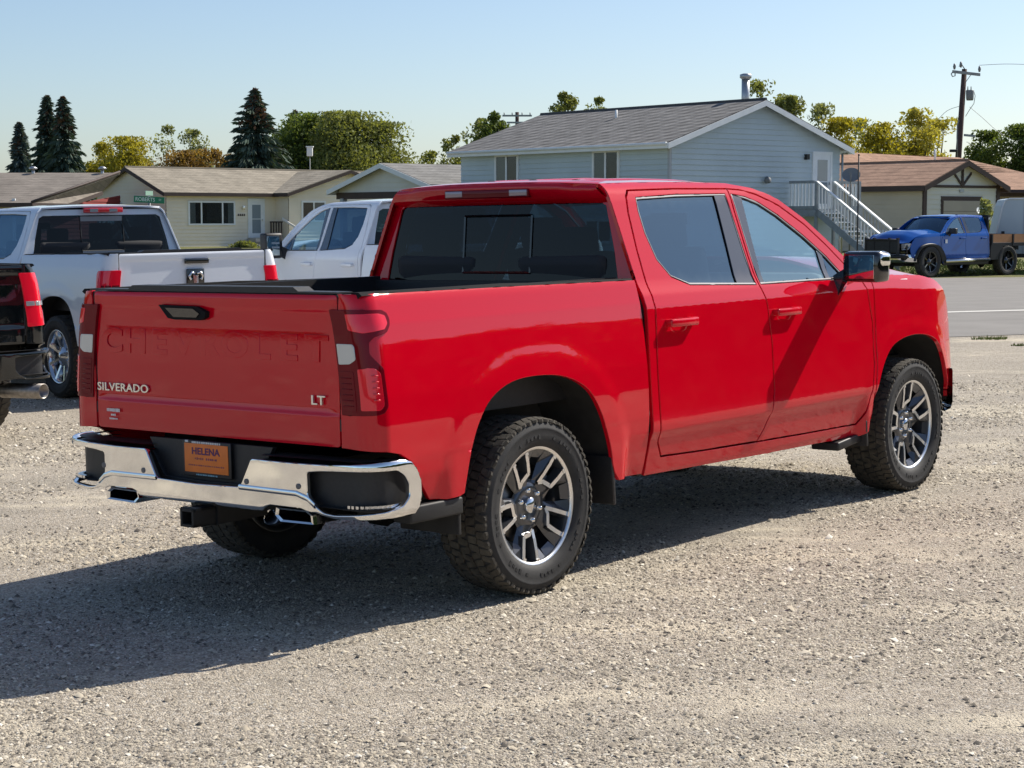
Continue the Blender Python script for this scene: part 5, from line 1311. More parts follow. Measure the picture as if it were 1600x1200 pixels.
def house_E():
    r = thing('house', 'tan house with brown shingle roof and garage gable with dark cross timbers', 'house')
    C = V2(18.74, 84); u = unit(-.6, .8); v = Vector((u.y, -u.x, 0))     # wall going left-back; gable face to the right
    Lv = 5.4; ze, zp = 3.28, 4.34
    P = gable_body(r, C, u, 12, v, Lv, -.5, ze, zp, .35, M['tan_siding'], M['pale_siding'], M['roof_brown'], M['brown_trim'], 'u', .24, .4, .22)
    ng = -u; rv = Matrix((v, u, Vector((0, 0, 1)))).transposed()
    Q = lambda s, e, z: Vector((C.x+v.x*s+ng.x*e, C.y+v.y*s+ng.y*e, z))
    q = MB(); board(q, Q(0, .05, 3.24), Q(Lv, .05, 3.24), .12, .05); q.build('gable_beam', M['brown_trim'], r)
    for s in (.1, Lv-.1): q = MB(); q.box(Q(s, .05, 1.4), (.22, .07, 3.8), 0, rv); q.build('gable_post', M['brown_trim'], r)
    for (a, b_) in (((Lv/2, 3.26), (Lv/2-.62, 3.86)), ((Lv/2, 3.26), (Lv/2+.62, 3.86)), ((Lv/2, 3.26), (Lv/2, 4.1))):
        q = MB(); board(q, Q(a[0], .06, a[1]), Q(b_[0]+.001, .06, b_[1]), .12, .06) if a[0] != b_[0] else q.box(Q(a[0], .06, 3.66), (.12, .06, .8), 0, rv); q.build('gable_brace', M['brown_trim'], r)
    q = MB(); q.box(Q(Lv/2, .03, 1.35), (2.9, .06, 2.75), 0, rv); q.build('garage_door_frame', M['brown_trim'], r)
    for k in range(5): q = MB(); q.box(Q(Lv/2, .06, .28+.5*k), (2.65, .06, .485), 0, rv); q.build('garage_door_panel', M['garage_door'], r)
    q = MB(); q.box(Q(Lv/2-.02, .05, 2.98), (.26, .03, .14), 0, rv); q.build('house_number', M['grey_trim'], r)
    # white strip along the left wall
    rvu = Matrix((u, -v, Vector((0, 0, 1)))).transposed(); nv = -v
    q = MB(); p = C+u*3.2+nv*.06; q.box((p.x, p.y, 1.10), (3.2, .08, .14), 0, rvu); q.build('wall_ledge', M['white_trim'], r)
    # main house behind: higher ridge
    D1, D2 = 93, 101
    a1 = bp_px(1296, 288, D1-2); r1 = bp_px(1300, 237, D1+2); r2 = bp_px(1492, 246, D2+1); a2 = bp_px(1520, 290, D2-6)
    roof_plane('roof', [Vector((a1.x, a1.y, 3.3)), Vector((a2.x+1.2, a2.y, 3.3)), Vector((r2.x, r2.y, r2.z)), Vector((r1.x, r1.y, r1.z))], .08, M['roof_brown'], r)
    roof_plane('roof', [Vector((a2.x+7.5, a2.y+4, 3.3)), Vector((a1.x, a1.y+11, 3.3)), Vector((r1.x, r1.y+.05, r1.z)), Vector((r2.x+.2, r2.y+.05, r2.z))], .08, M['roof_brown'], r)
    # right part: lower roof over a dark carport
    e1 = bp_px(1528, 296, 92); e2 = bp_px(1700, 297, 94); t1 = bp_px(1490, 250, 99); t2 = bp_px(1540, 270, 98); t3 = bp_px(1700, 270, 98)
    roof_plane('roof', [Vector((e1.x, e1.y, e2.z)), Vector((e2.x, e2.y, e2.z)), Vector((t3.x, t3.y, t3.z)), Vector((t2.x-.5, t2.y, t3.z))], .08, M['roof_brown'], r)
    q = MB(); board(q, Vector((e1.x, e1.y, e2.z-.01)), Vector((e2.x, e2.y, e2.z-.01)), .34, .06); q.build('fascia', M['brown_trim'], r)
    q = MB(); q.box(((e1.x+e2.x)/2+.3, 98.2, 1.2), (e2.x-e1.x, .3, 3.4)); q.build('carport_back_wall', M['tan_siding'], r)
    q = MB(); q.box(((e1.x+e2.x)/2, 95.2, 3.0), (e2.x-e1.x, 6.2, .06)); q.build('carport_ceiling', M['brown_trim'], r)
    for px in (1545, 1640): p = bp_px(px, 330, 92.4); q = MB(); q.box((p.x, p.y, 1.3), (.14, .14, 3.4)); q.build('carport_post', M['brown_trim'], r)
    q = MB(); p = bp_px(1461, 244, 98); q.tube([(p.x, p.y, 4.6), (p.x, p.y, 5.35)], .06, 8); q.build('vent_pipe', M['white_trim'], r)
    return r
house_A(); house_B(); house_C(); house_D(); house_E()

# ------------------------------------------------------------------ small things round the houses
def ball(mb, c, r, n=8, mi=0):
    V = [(c[0], c[1], c[2]-r)]; m = n//2
    for j in range(1, m):
        t = -PI/2+PI*j/m
        V += [(c[0]+r*math.cos(t)*math.cos(2*PI*i/n), c[1]+r*math.cos(t)*math.sin(2*PI*i/n), c[2]+r*math.sin(t)) for i in range(n)]
    V.append((c[0], c[1], c[2]+r)); F = [(0, 1+(i+1) % n, 1+i) for i in range(n)]
    for j in range(m-2): F += [(1+j*n+i, 1+j*n+(i+1) % n, 1+(j+1)*n+(i+1) % n, 1+(j+1)*n+i) for i in range(n)]
    L_ = len(V)-1; F += [(L_, 1+(m-2)*n+i, 1+(m-2)*n+(i+1) % n) for i in range(n)]
    mb.add(V, F, mi, True)
def dish(name, px, py, D, R, m, label, mast_to, tilt=(.3, -1, .5)):
    p = bp_px(px, py, D); t = thing(name, label, 'satellite dish', Matrix.Translation((p.x, p.y, 0)))
    d = MB(); n = Vector(tilt).normalized(); q = n.to_track_quat('Z', 'Y').to_matrix(); V = []; k = 20
    for rr_, z in ((0, -.10), (.4, -.085), (.75, -.04), (1, 0)): V += [q @ Vector((R*rr_*math.cos(2*PI*i/k), R*.85*rr_*math.sin(2*PI*i/k), R*z*1.6))+Vector((0, 0, p.z)) for i in range(k)]
    d.add(V, [(j*k+i, j*k+(i+1) % k, (j+1)*k+(i+1) % k, (j+1)*k+i) for j in range(3) for i in range(k)], 0, True); d.build('reflector', m, t)
    a = MB(); a.tube([Vector((0, 0, p.z))-q @ Vector((0, R*.8, 0)), Vector((0, 0, p.z))+n*R*.9-q @ Vector((0, R*.3, 0))], .018, 6); a.box(Vector((0, 0, p.z))+n*R*.95-q @ Vector((0, R*.28, 0)), (.08, .08, .08)); a.build('feed_arm', m, t)
    a = MB(); a.tube([(0, .08, p.z), (0, .12, p.z-.3), (0, .12, mast_to)], .03, 8); a.build('mast', M['transformer'], t)
dish('satellite_dish', 1330, 273, 66.6, .33, M['transformer'], 'dark grey satellite dish standing at the end of the deck rail', .1, (-.25, -1, .45))
dish('satellite_dish', 1533, 330, 70, .22, M['white_trim'], 'small pale dish on a post beside the shrub behind the flatbed', 0, (.6, -1, .6))
t = thing('mast_pole', 'thin dark bare pole standing in front of the deck stairs', 'pole', Matrix.Translation((bp_px(1341, 300, 58).x, 58, gz(12, 58))))
a = MB(); a.tube([(0, 0, 0), (0, 0, 3.9)], .022, 8); a.build('pole_shaft', M['frame'], t); a = MB(); a.tube([(0, 0, 0), (0, 0, .05)], .07, 10); a.build('pole_base', M['frame'], t); a = MB(); ball(a, (0, 0, 3.9), .035); a.build('pole_cap', M['frame'], t)

def street_sign():
    D = 53.0; p = bp_px(233, 312, D); x0 = p.x; t = thing('street_sign', 'green street name sign on a thin grey post in front of the beige gable', 'street sign', Matrix.Translation((x0, D, gz(x0, D))))
    z = p.z-gz(x0, D); z0 = gz(x0, D)
    q = MB(); q.tube([(0, .02, 0), (0, .02, z-.08)], .035, 10); q.build('post', M['transformer'], t)
    green = mat('sign_green', (.004, .17, .075), .5); whitem = mat('sign_white', (.62, .72, .66), .5)
    q = MB(); rz = Matrix.Rotation(R_(3), 3, 'Y'); q.box((.0, 0, z), (.88, .012, .185), 0, rz); bl = q.build('name_blade', green, t)
    text_obj('sign_lettering', 'ROBERTS', .155, .001, whitem, bl, (-.115, -.0085, z+.005), (1, 0, -.05), (.05, 0, 1), .001, .88)
    text_obj('sign_lettering', 'ST', .075, .001, whitem, bl, (.315, -.0085, z-.012), (1, 0, -.05), (.05, 0, 1), .0, 1.0)
    q = MB(); q.box((0, .01, z+.20), (.10, .80, .16), 0, Matrix.Rotation(R_(0), 3, 'Z')); 
    q = MB(); q.box((0, .01, z+.185), (.014, .60, .13), 0, Matrix.Rotation(R_(-9), 3, 'Z')); q.build('cross_blade', mat('sign_green_pale', (.22, .36, .28), .5), t)
    q = MB(); q.box((0, .01, z+.105), (.05, .05, .05)); q.build('bracket', M['galv'], t)
street_sign()

def utility_pole():
    D = 108; base = bp_px(1497, 252, D); top = bp_px(1507, 108, D); zb = gz(base.x, D)
    t = thing('utility_pole', 'tall leaning wooden utility pole with crossarm and grey transformer', 'utility pole', Matrix.Translation((base.x, D, zb)))
    lean = (top.x-base.x)/(top.z-base.z); X = lambda z: lean*(z-(base.z))
    H = top.z-zb
    P = lambda px, py, dy=0: Vector((bp_px(px, py, D).x-base.x, dy, bp_px(px, py, D).z-zb))
    q = MB(); q.tube([(X(zb), 0, 0), (X(zb+H), 0, H)], [.22, .15], 12); q.build('pole_shaft', M['wood_pole'], t)
    q = MB(); a, b_ = P(1487, 110, -.2), P(1530, 115, -.2); board(q, a, b_, .16, .14); q.build('crossarm', M['wood_grey'], t)
    for px, py in ((1490, 109), (1500, 106), (1529, 113)):
        q = MB(); p = P(px, py, -.2); q.tube([p, p+Vector((0, 0, .16)), p+Vector((0, 0, .34))], [.05, .09, .05], 8); q.build('insulator', M['transformer'], t)
    q = MB(); q.tube([P(1497, 104, -.2), P(1502, 102, -.2), P(1507, 110, -.2)], .03, 6); q.build('top_jumper', M['frame'], t)
    q = MB(); pts = [P(1488, 112, -.2), P(1485, 116, -.2), P(1487, 120, -.2), P(1491, 119, -.2), P(1491, 113, -.2)]; q.tube(pts, .035, 6); q.build('fuse_cutout', M['transformer'], t)
    q = MB(); board(q, P(1516, 116, -.2), P(1508, 128, -.1), .06, .05); q.build('crossarm_brace', M['wood_grey'], t)
    c = P(1515, 141, -.1); q = MB(); z0, z1 = P(1515, 157).z, P(1515, 141).z; q.tube([(c.x, -.1, z0), (c.x, -.1, z0+.1), (c.x, -.1, z1-.03), (c.x, -.1, z1)], [.19, .215, .235, .22], 16); tr = q.build('transformer', M['transformer'], t)
    for px in (1511.5, 1516.5): q = MB(); p = P(px, 141, -.1); q.tube([p, p+Vector((0, 0, .22))], [.035, .02], 6); q.build('bushing', M['frame'], tr)
    q = MB(); q.tube([P(1521, 143, -.1), P(1523, 150, -.1), P(1521, 162, -.1), P(1514, 172, -.1), P(1508, 182, -.1)], .018, 5); q.build('drop_wire', M['frame'], t)
    q = MB(); board(q, P(1505, 209.5, -.2), P(1522, 211, -.2), .13, .12); q.build('lower_crossarm', M['wood_grey'], t)
    q = MB(); q.tube([P(1494, 248, -.3), P(1493.5, 215, -.3), P(1494, 196, -.3), P(1496, 188, -.3)], .04, 6); q.build('conduit', M['transformer'], t)
    q = MB(); q.box(P(1487, 236, -.4), (.42, .25, .16), 0, None, 1, .04); q.build('street_lamp_head', M['frame'], t)
    for pts, lb in (([(1499, 166), (1480, 173), (1462, 190), (1448, 199)], 0), ([(1515, 167), (1535, 184), (1556, 203), (1570, 212)], 0), ([(1530, 102), (1570, 100), (1612, 101)], 0), ([(1510, 222), (1515, 222.5)], 0)):
        w = MB()
        if len(pts) > 2: w.tube([P(*q) for q in crom(pts, 4)], .014, 5)
        else: w.tube([P(*q) for q in pts], .014, 5)
        w.build('service_wire', M['transformer'], t)
utility_pole()
def far_pole():
    D = 150; p = bp_px(808, 181, D); t = thing('utility_pole', 'distant utility pole whose crossarm shows above the left end of the grey roof', 'utility pole', Matrix.Translation((p.x, D, 0)))
    q = MB(); q.tube([(0, 0, 0), (0, 0, p.z+.3)], .15, 8); q.build('pole_shaft', M['wood_pole'], t)
    for dz, w in ((0, 2.4), (-.55, 1.7)): q = MB(); q.box((0, -.2, p.z+dz), (w, .12, .14)); q.build('crossarm', M['wood_grey'], t)
    for dx in (-1.05, -.4, .4, 1.05): q = MB(); q.tube([(dx, -.2, p.z), (dx, -.2, p.z+.25)], .05, 6); q.build('insulator', M['transformer'], t)
far_pole()
def white_box():
    D = 112; p = bp_px(484, 237, D); t = thing('birdhouse_pole', 'white box on a slim pole rising above the beige roof before the trees', 'birdhouse', Matrix.Translation((p.x, D, 0)))
    q = MB(); q.tube([(0, 0, 0), (0, 0, p.z)], .03, 6); q.build('pole_shaft', M['transformer'], t)
    q = MB(); q.box((0, 0, p.z), (.34, .34, .55), 0, None, 1, .03); b_ = q.build('box_body', M['badge_white'], t)
    q = MB(); q.box((0, 0, p.z+.30), (.44, .44, .06)); q.build('box_roof', M['white_trim'], t)
white_box()
# ------------------------------------------------------------------ trees
def leaf_mat(name, col, trans=.35):
    m = bpy.data.materials.new(name); m.use_nodes = True; N, L = m.node_tree.nodes, m.node_tree.links; b = N['Principled BSDF']
    b.inputs['Roughness'].default_value = .75; b.inputs['Specular IOR Level'].default_value = .2
    an = N.new('ShaderNodeAttribute'); an.attribute_name = 'tone'
    mr = N.new('ShaderNodeMapRange'); mr.inputs[3].default_value = .55; mr.inputs[4].default_value = 1.5; L.new(an.outputs['Fac'], mr.inputs[0])
    vm = N.new('ShaderNodeVectorMath'); vm.operation = 'SCALE'; vm.inputs[0].default_value = col; L.new(mr.outputs[0], vm.inputs['Scale'])
    L.new(vm.outputs[0], b.inputs['Base Color'])
    t = N.new('ShaderNodeBsdfTranslucent'); v2 = N.new('ShaderNodeVectorMath'); v2.operation = 'MULTIPLY'; v2.inputs[1].default_value = (1.5, 1.45, .55); L.new(vm.outputs[0], v2.inputs[0]); L.new(v2.outputs[0], t.inputs[0])
    mx = N.new('ShaderNodeMixShader'); mx.inputs[0].default_value = trans; L.new(b.outputs[0], mx.inputs[1]); L.new(t.outputs[0], mx.inputs[2])
    L.new(mx.outputs[0], N['Material Output'].inputs[0]); return m
LM = {'green': leaf_mat('leaf_green', (.115, .155, .045)), 'olive': leaf_mat('leaf_olive', (.20, .22, .08)), 'yellow': leaf_mat('leaf_yellow_green', (.36, .32, .05)),
      'gold': leaf_mat('leaf_gold', (.42, .38, .09)), 'brown': leaf_mat('leaf_brown', (.22, .14, .05)), 'dusty': leaf_mat('leaf_dusty', (.24, .26, .13)),
      'conifer': leaf_mat('needles', (.070, .105, .078), .1), 'conifer_blue': leaf_mat('needles_blue', (.10, .135, .12), .1), 'cone': leaf_mat('cones_brown', (.15, .085, .055), .1)}
M['bark'] = add_noise(mat('bark', (.10, .08, .062), .9), 6, .3)
def leaf_cloud(name, C, S, m, parent=None, kind=None, droop=None):
    """C centres (n,3), S sizes (n): one leaf-clump quad each, random direction, one mesh"""
    n = len(C); a = rng.normal(size=(n, 3)); a /= np.linalg.norm(a, axis=1)[:, None]
    b = rng.normal(size=(n, 3)); b -= (b*a).sum(1)[:, None]*a; b /= np.linalg.norm(b, axis=1)[:, None]
    if droop is not None: a = droop; b = np.cross(a, rng.normal(size=(n, 3))); b /= np.linalg.norm(b, axis=1)[:, None]+1e-9; 
    s = S[:, None]; asp = .5 if droop is None else .28
    V = np.stack([C-a*s, C+b*s*asp, C+a*s, C-b*s*asp], 1).reshape(-1, 3)
    F = np.arange(4*n, dtype=np.int32)
    me = bpy.data.meshes.new(name); me.vertices.add(4*n); me.vertices.foreach_set('co', V.ravel()); me.loops.add(4*n); me.loops.foreach_set('vertex_index', F)
    me.polygons.add(n); me.polygons.foreach_set('loop_start', np.arange(0, 4*n, 4, dtype=np.int32)); me.update(calc_edges=True)
    clump = np.array([noise.noise(Vector(tuple(c*.9))) for c in C]) if n < 40000 else rng.random(n)
    tone = np.clip(.5+.45*clump+.25*(rng.random(n)-.5), 0, 1)
    at = me.attributes.new('tone', 'FLOAT', 'POINT'); at.data.foreach_set('value', np.repeat(tone, 4).astype(np.float32))
    me.materials.append(m); return link(name, me, parent, None, kind)
def broadleaf(name, px, ptop, wpx, D, kindm, label, dens=1.0, base_frac=.25, group=None, gaps=.3, leaf=.125, ground=0.0, hfrac=1.0):
    top = bp_px(px, ptop, D); H = top.z-ground; W = wpx*D/F_PX*(1.15 if wpx > 64 else 1.45); gaps += .26; base_frac = min(base_frac, .08)
    t = thing(name, label, 'tree', Matrix.Translation((top.x, D, ground)), group)
    tr = MB(); pts = [(0, 0, 0)]; x = y = 0
    for i in range(1, 6): x += random.uniform(-.1, .1); y += random.uniform(-.1, .1); pts.append((x, y, H*.75*i/5))
    tr.tube(pts, [H*.022, H*.019, H*.016, H*.012, H*.008, H*.003], 8)
    cl = []; nb = int(16*dens)+8
    for i in range(nb):
        z0 = H*random.uniform(base_frac*.8, .72); a = random.random()*2*PI; zt = H*random.uniform(base_frac, 1.0)
        f = (zt/H-base_frac)/(1-base_frac); prof = math.sin(PI*min(1, max(.12, .18+f*.82)))**.6 if f < .95 else .35
        rr_ = W/2*prof*random.uniform(.45, 1.0); e = Vector((math.cos(a)*rr_, math.sin(a)*rr_, min(zt, H*.97)))
        s = Vector((x*z0/H, y*z0/H, z0*.9)); mid = s.lerp(e, .5)+Vector((0, 0, H*.03)); tr.tube([s, mid, e], [H*.007, H*.004, H*.0015], 5)
        cl.append((e, W*random.uniform(.17, .30))); cl.append((mid, W*random.uniform(.14, .24)))
    cl.append((Vector((0, 0, H-W*.08)), W*.12))
    tr.build('trunk', M['bark'], t)
    C = []; 
    per = int(12500*dens/len(cl)*min(1.8, max(.6, (W*H)/30)))
    for c, r in cl:
        q = rng.normal(size=(per, 3)); q /= np.linalg.norm(q, axis=1)[:, None]; q *= (rng.random(per)**.45)[:, None]*r*np.array([1, 1, .85])
        C.append(q+np.array(c))
    C = np.concatenate(C); C = C[(C[:, 2] > H*base_frac*.6) & (C[:, 2] < H*1.01)]
    nz = np.array([noise.noise(Vector((c[0]*.9+px, c[1]*.9, c[2]*.9))) for c in C]); C = C[nz > -gaps]
    leaf_cloud('crown', C, leaf*(.6+.8*rng.random(len(C))), LM[kindm], t); return t
def conifer(px, ptop, wpx, D, kindm, label, ground=0.0, cones=True, group='spruces behind the houses'):
    top = bp_px(px, ptop, D); H = top.z-ground; W = wpx*D/F_PX*1.5
    t = thing('spruce_tree', label, 'tree', Matrix.Translation((top.x, D, ground)), group)
    tr = MB(); tr.tube([(0, 0, 0), (.05, 0, H*.5), (0, 0, H*.985)], [H*.02, H*.012, H*.002], 8)
    C = []; Dr = []; z = H*.10; k = 0
    while z < H*.985:
        f = 1-z/H; R0 = W/2*(f**.85)*1.05+.06; nb = 5+int(7*f)
        for i in range(nb):
            a = 2*PI*i/nb+k*.9+random.uniform(-.25, .25); L_ = R0*random.uniform(.50, 1.22); dr = -.28*L_
            d = Vector((math.cos(a), math.sin(a), 0)); up = .18 if f < .3 else 0
            tr.tube([Vector((0, 0, z)), d*L_*.5+Vector((0, 0, z+up*L_*.3)), d*L_+Vector((0, 0, z+dr*.5+up*L_))], [H*.003, H*.002, .006], 4)
            m = int(16+60*f*min(1.4, W/5))
            tt = rng.random(m)**.75; side = rng.normal(size=m)*(.05+.16*L_*(1-tt*.75))
            p = np.stack([d.x*L_*tt-d.y*side, d.y*L_*tt+d.x*side, z+dr*.5*tt+up*L_*tt-.10*rng.random(m)*(.3+L_*.35)], -1); C.append(p)
            dv = np.stack([np.full(m, d.x)*.8-d.y*side*.8, np.full(m, d.y)*.8+d.x*side*.8, -.35-.6*rng.random(m)+up*2], -1); dv /= np.linalg.norm(dv, axis=1)[:, None]; Dr.append(dv)
        z += H*random.uniform(.018, .030)*(.7+.5*f); k += 1
    tr.build('trunk', M['bark'], t)
    C = np.concatenate(C); Dr = np.concatenate(Dr); leaf_cloud('crown', C, (.20+.14*rng.random(len(C)))*(.8 if W < 3 else 1), LM[kindm], t, None, Dr)
    if cones:
        n = 520; zz = H*(.72+.27*rng.random(n)**.8); f = 1-zz/H; rr_ = (W/2*f*1.1+.05)*rng.random(n)**.5; a = rng.random(n)*2*PI
        leaf_cloud('cone_cluster', np.stack([rr_*np.cos(a), rr_*np.sin(a), zz], -1), .13+.09*rng.random(n), LM['cone'], t)
    return t
conifer(30, 190, 52, 133, 'conifer_blue', 'smallest and bluest spruce, at the far left edge')
conifer(73, 148, 66, 127, 'conifer', 'left one of the twin dark spruces with brown cones on top')
conifer(98, 149, 78, 124, 'conifer', 'right one of the twin dark spruces, its lower boughs wider')
conifer(398, 136, 128, 122, 'conifer', 'big wide dark spruce standing alone behind the beige roof')
conifer(461, 171, 56, 138, 'conifer', 'spruce with a brown top half hidden by the round green trees')
TG = 'trees behind the houses'
broadleaf('broadleaf_tree', 158, 222, 66, 140, 'yellow', 'yellow-green bushy tree directly right of the twin spruces', 1.0, .05, TG, .5)
broadleaf('broadleaf_tree', 198, 215, 78, 138, 'yellow', 'yellow-green rounded tree above the beige gable peak', 1.0, .05, TG, .5)
broadleaf('broadleaf_tree', 262, 196, 62, 146, 'dusty', 'sparse pale green tree, left one of a pair above the beige roof', .6, .2, TG, .08)
broadleaf('broadleaf_tree', 306, 203, 46, 148, 'dusty', 'sparse pale green tree, right one of a pair above the beige roof', .5, .2, TG, .08)
broadleaf('broadleaf_tree', 290, 236, 92, 132, 'brown', 'brownish bush behind the beige roof, left part of the rusty row', .9, .05, TG, .4)
broadleaf('broadleaf_tree', 336, 234, 82, 131, 'brown', 'rust brown bush touching the big spruce', .9, .05, TG, .4)
broadleaf('broadleaf_tree', 484, 178, 120, 132, 'green', 'rounded dark green tree beside the brown topped spruce', 1.4, .05, TG, .5)
broadleaf('broadleaf_tree', 548, 176, 128, 130, 'olive', 'tallest rounded olive green tree behind the beige wing', 1.6, .05, TG, .55)
broadleaf('broadleaf_tree', 600, 192, 104, 131, 'olive', 'lower right shoulder of the round olive trees, over the carport', 1.4, .05, TG, .55)
broadleaf('broadleaf_tree', 440, 205, 110, 134, 'green', 'dark green tree low behind the big spruce', 1.2, .05, TG, .6)
broadleaf('broadleaf_tree', 675, 236, 40, 135, 'olive', 'small olive tree between the carport roof and the grey house', .6, .05, TG, .2)
broadleaf('broadleaf_tree', 712, 212, 46, 128, 'olive', 'sparse olive tree at the left eave of the grey house', .6, .1, TG, .15)
broadleaf('broadleaf_tree', 745, 186, 44, 126, 'dusty', 'thin pale tree left of the dark one above the grey eave', .6, .2, TG, .1)
broadleaf('broadleaf_tree', 772, 176, 56, 122, 'green', 'dark leaning tree top above the left end of the grey roof', 1.3, .3, TG, .3)
broadleaf('broadleaf_tree', 880, 144, 54, 124, 'olive', 'leafy tree top above the grey ridge, left of two', .6, .35, TG, .15)
broadleaf('broadleaf_tree', 936, 152, 46, 126, 'olive', 'leafy tree top above the grey ridge, right of two', .6, .35, TG, .15)
broadleaf('broadleaf_tree', 1184, 128, 58, 118, 'olive', 'tree crown behind the metal chimney pipe', .7, .35, TG, .2)
broadleaf('broadleaf_tree', 1236, 150, 60, 118, 'olive', 'green tree over the right rake of the grey house', .7, .3, TG, .2)
broadleaf('broadleaf_tree', 1280, 164, 56, 122, 'dusty', 'sparse grey-green tree right of the grey gable peak', .5, .2, TG, .05)
broadleaf('broadleaf_tree', 1318, 186, 84, 116, 'yellow', 'yellow-green tree just above the right eave of the grey house', .9, .1, TG, .3)
broadleaf('broadleaf_tree', 1345, 188, 70, 124, 'dusty', 'thin grey-green tree left of the golden trees', .5, .1, TG, .05)
broadleaf('broadleaf_tree', 1382, 192, 96, 120, 'yellow', 'low yellow-green tree over the brown ridge, left of the golden one', .9, .05, TG, .25)
broadleaf('broadleaf_tree', 1428, 170, 78, 121, 'gold', 'tallest golden leaved tree above the brown roof', .9, .08, TG, .15)
broadleaf('broadleaf_tree', 1464, 186, 84, 123, 'gold', 'golden leaved tree just left of the leaning utility pole', .8, .08, TG, .15)
broadleaf('broadleaf_tree', 1548, 205, 82, 128, 'green', 'dark green tree right of the utility pole', 1.3, .05, TG, .5)
broadleaf('broadleaf_tree', 1600, 196, 96, 126, 'green', 'dark green tree at the right edge of the picture', 1.4, .05, TG, .5)
t = broadleaf('shrub', 1537, 312, 34, 69, 'dusty', 'light leaved shrub between the flatbed truck and the trailer', .5, .02, None, .0, .08, .1); t['category'] = 'shrub'
t = broadleaf('shrub', 380, 378, 30, 97.5, 'olive', 'low bush beside the beige house steps', .3, .02, None, .6, .10, -.1); t['category'] = 'shrub'
# far woods closing the horizon all round
def woods(name, a0, a1, r0, r1, h, n, mk):
    ang = a0+(a1-a0)*rng.random(n); r = r0+(r1-r0)*rng.random(n)
    hh = np.array([h*(.62+.38*noise.noise(Vector((math.cos(a)*9, math.sin(a)*9, 1.7)))+.22*noise.noise(Vector((math.cos(a)*31, math.sin(a)*31, 4)))) for a in ang])
    z = hh*rng.random(n)**.8
    leaf_cloud(name, np.stack([r*np.sin(ang), r*np.cos(ang), z-.3], -1), .45+.5*rng.random(n), LM[mk], None, 'stuff')
woods('distant_woods', R_(130), R_(338), 95, 110, 5.0, 36000, 'olive')
def belt():  # unseen hedge off to the right, placed to darken the red side's reflection
    n = 60000; t_ = rng.random(n); x = 16+4*rng.random(n)+3*t_; y = -34+62*t_; k = np.array([4.3+1.3*noise.noise(Vector((0, b*.22, 3)))+.9*noise.noise(Vector((1, b*.9, 5))) for b in y])
    leaf_cloud('unseen_hedge', np.stack([x, y, k*rng.random(n)**.9-.2], -1), .20+.22*rng.random(n), LM['green'], None, 'stuff')
belt()
woods('far_hedge', R_(-62), R_(62), 165, 185, 6.0, 34000, 'olive')

# ------------------------------------------------------------------ vehicles
def place(x, y, h, scale=1.0, z=0.0, pitch=0.0):
    return LOT @ Matrix.Translation((x, y, z)) @ Matrix.Rotation(R_(h), 4, 'Z') @ Matrix.Rotation(R_(pitch), 4, 'Y') @ Matrix.Scale(scale, 4)
pickup(dict(label='shiny red crew cab pickup standing in the middle of the gravel lot', paint=M['red'], group='pickups parked on the lot', hero=True, chrome_trim=True, chrome_mirror=True), place(0, 0, 0))
pickup(dict(label='silvery white pickup with a ram head badge on its tailgate, parked behind the red one', paint=M['silver_paint'], group='pickups parked on the lot', ram_badge=True, wheels='silver', wheel_scale=1.0), place(5.89, 8.80, 76.5, 1.02))
pickup(dict(label='white crew cab pickup with big black tow mirror, half hidden behind the red pickup', paint=M['white_paint'], wheels='silver', tow_mirror=True, group='pickups parked on the lot'), place(9.2, 7.05, 71, 1.03))
pickup(dict(label='black pickup cut off by the left edge, its tail light and exhaust tip showing', paint=M['black_paint'], lights='tall', exhaust=True, wheels='black', bumper='black_paint', group='pickups parked on the lot'), place(1.95, 7.45, 78.5, 1.0))

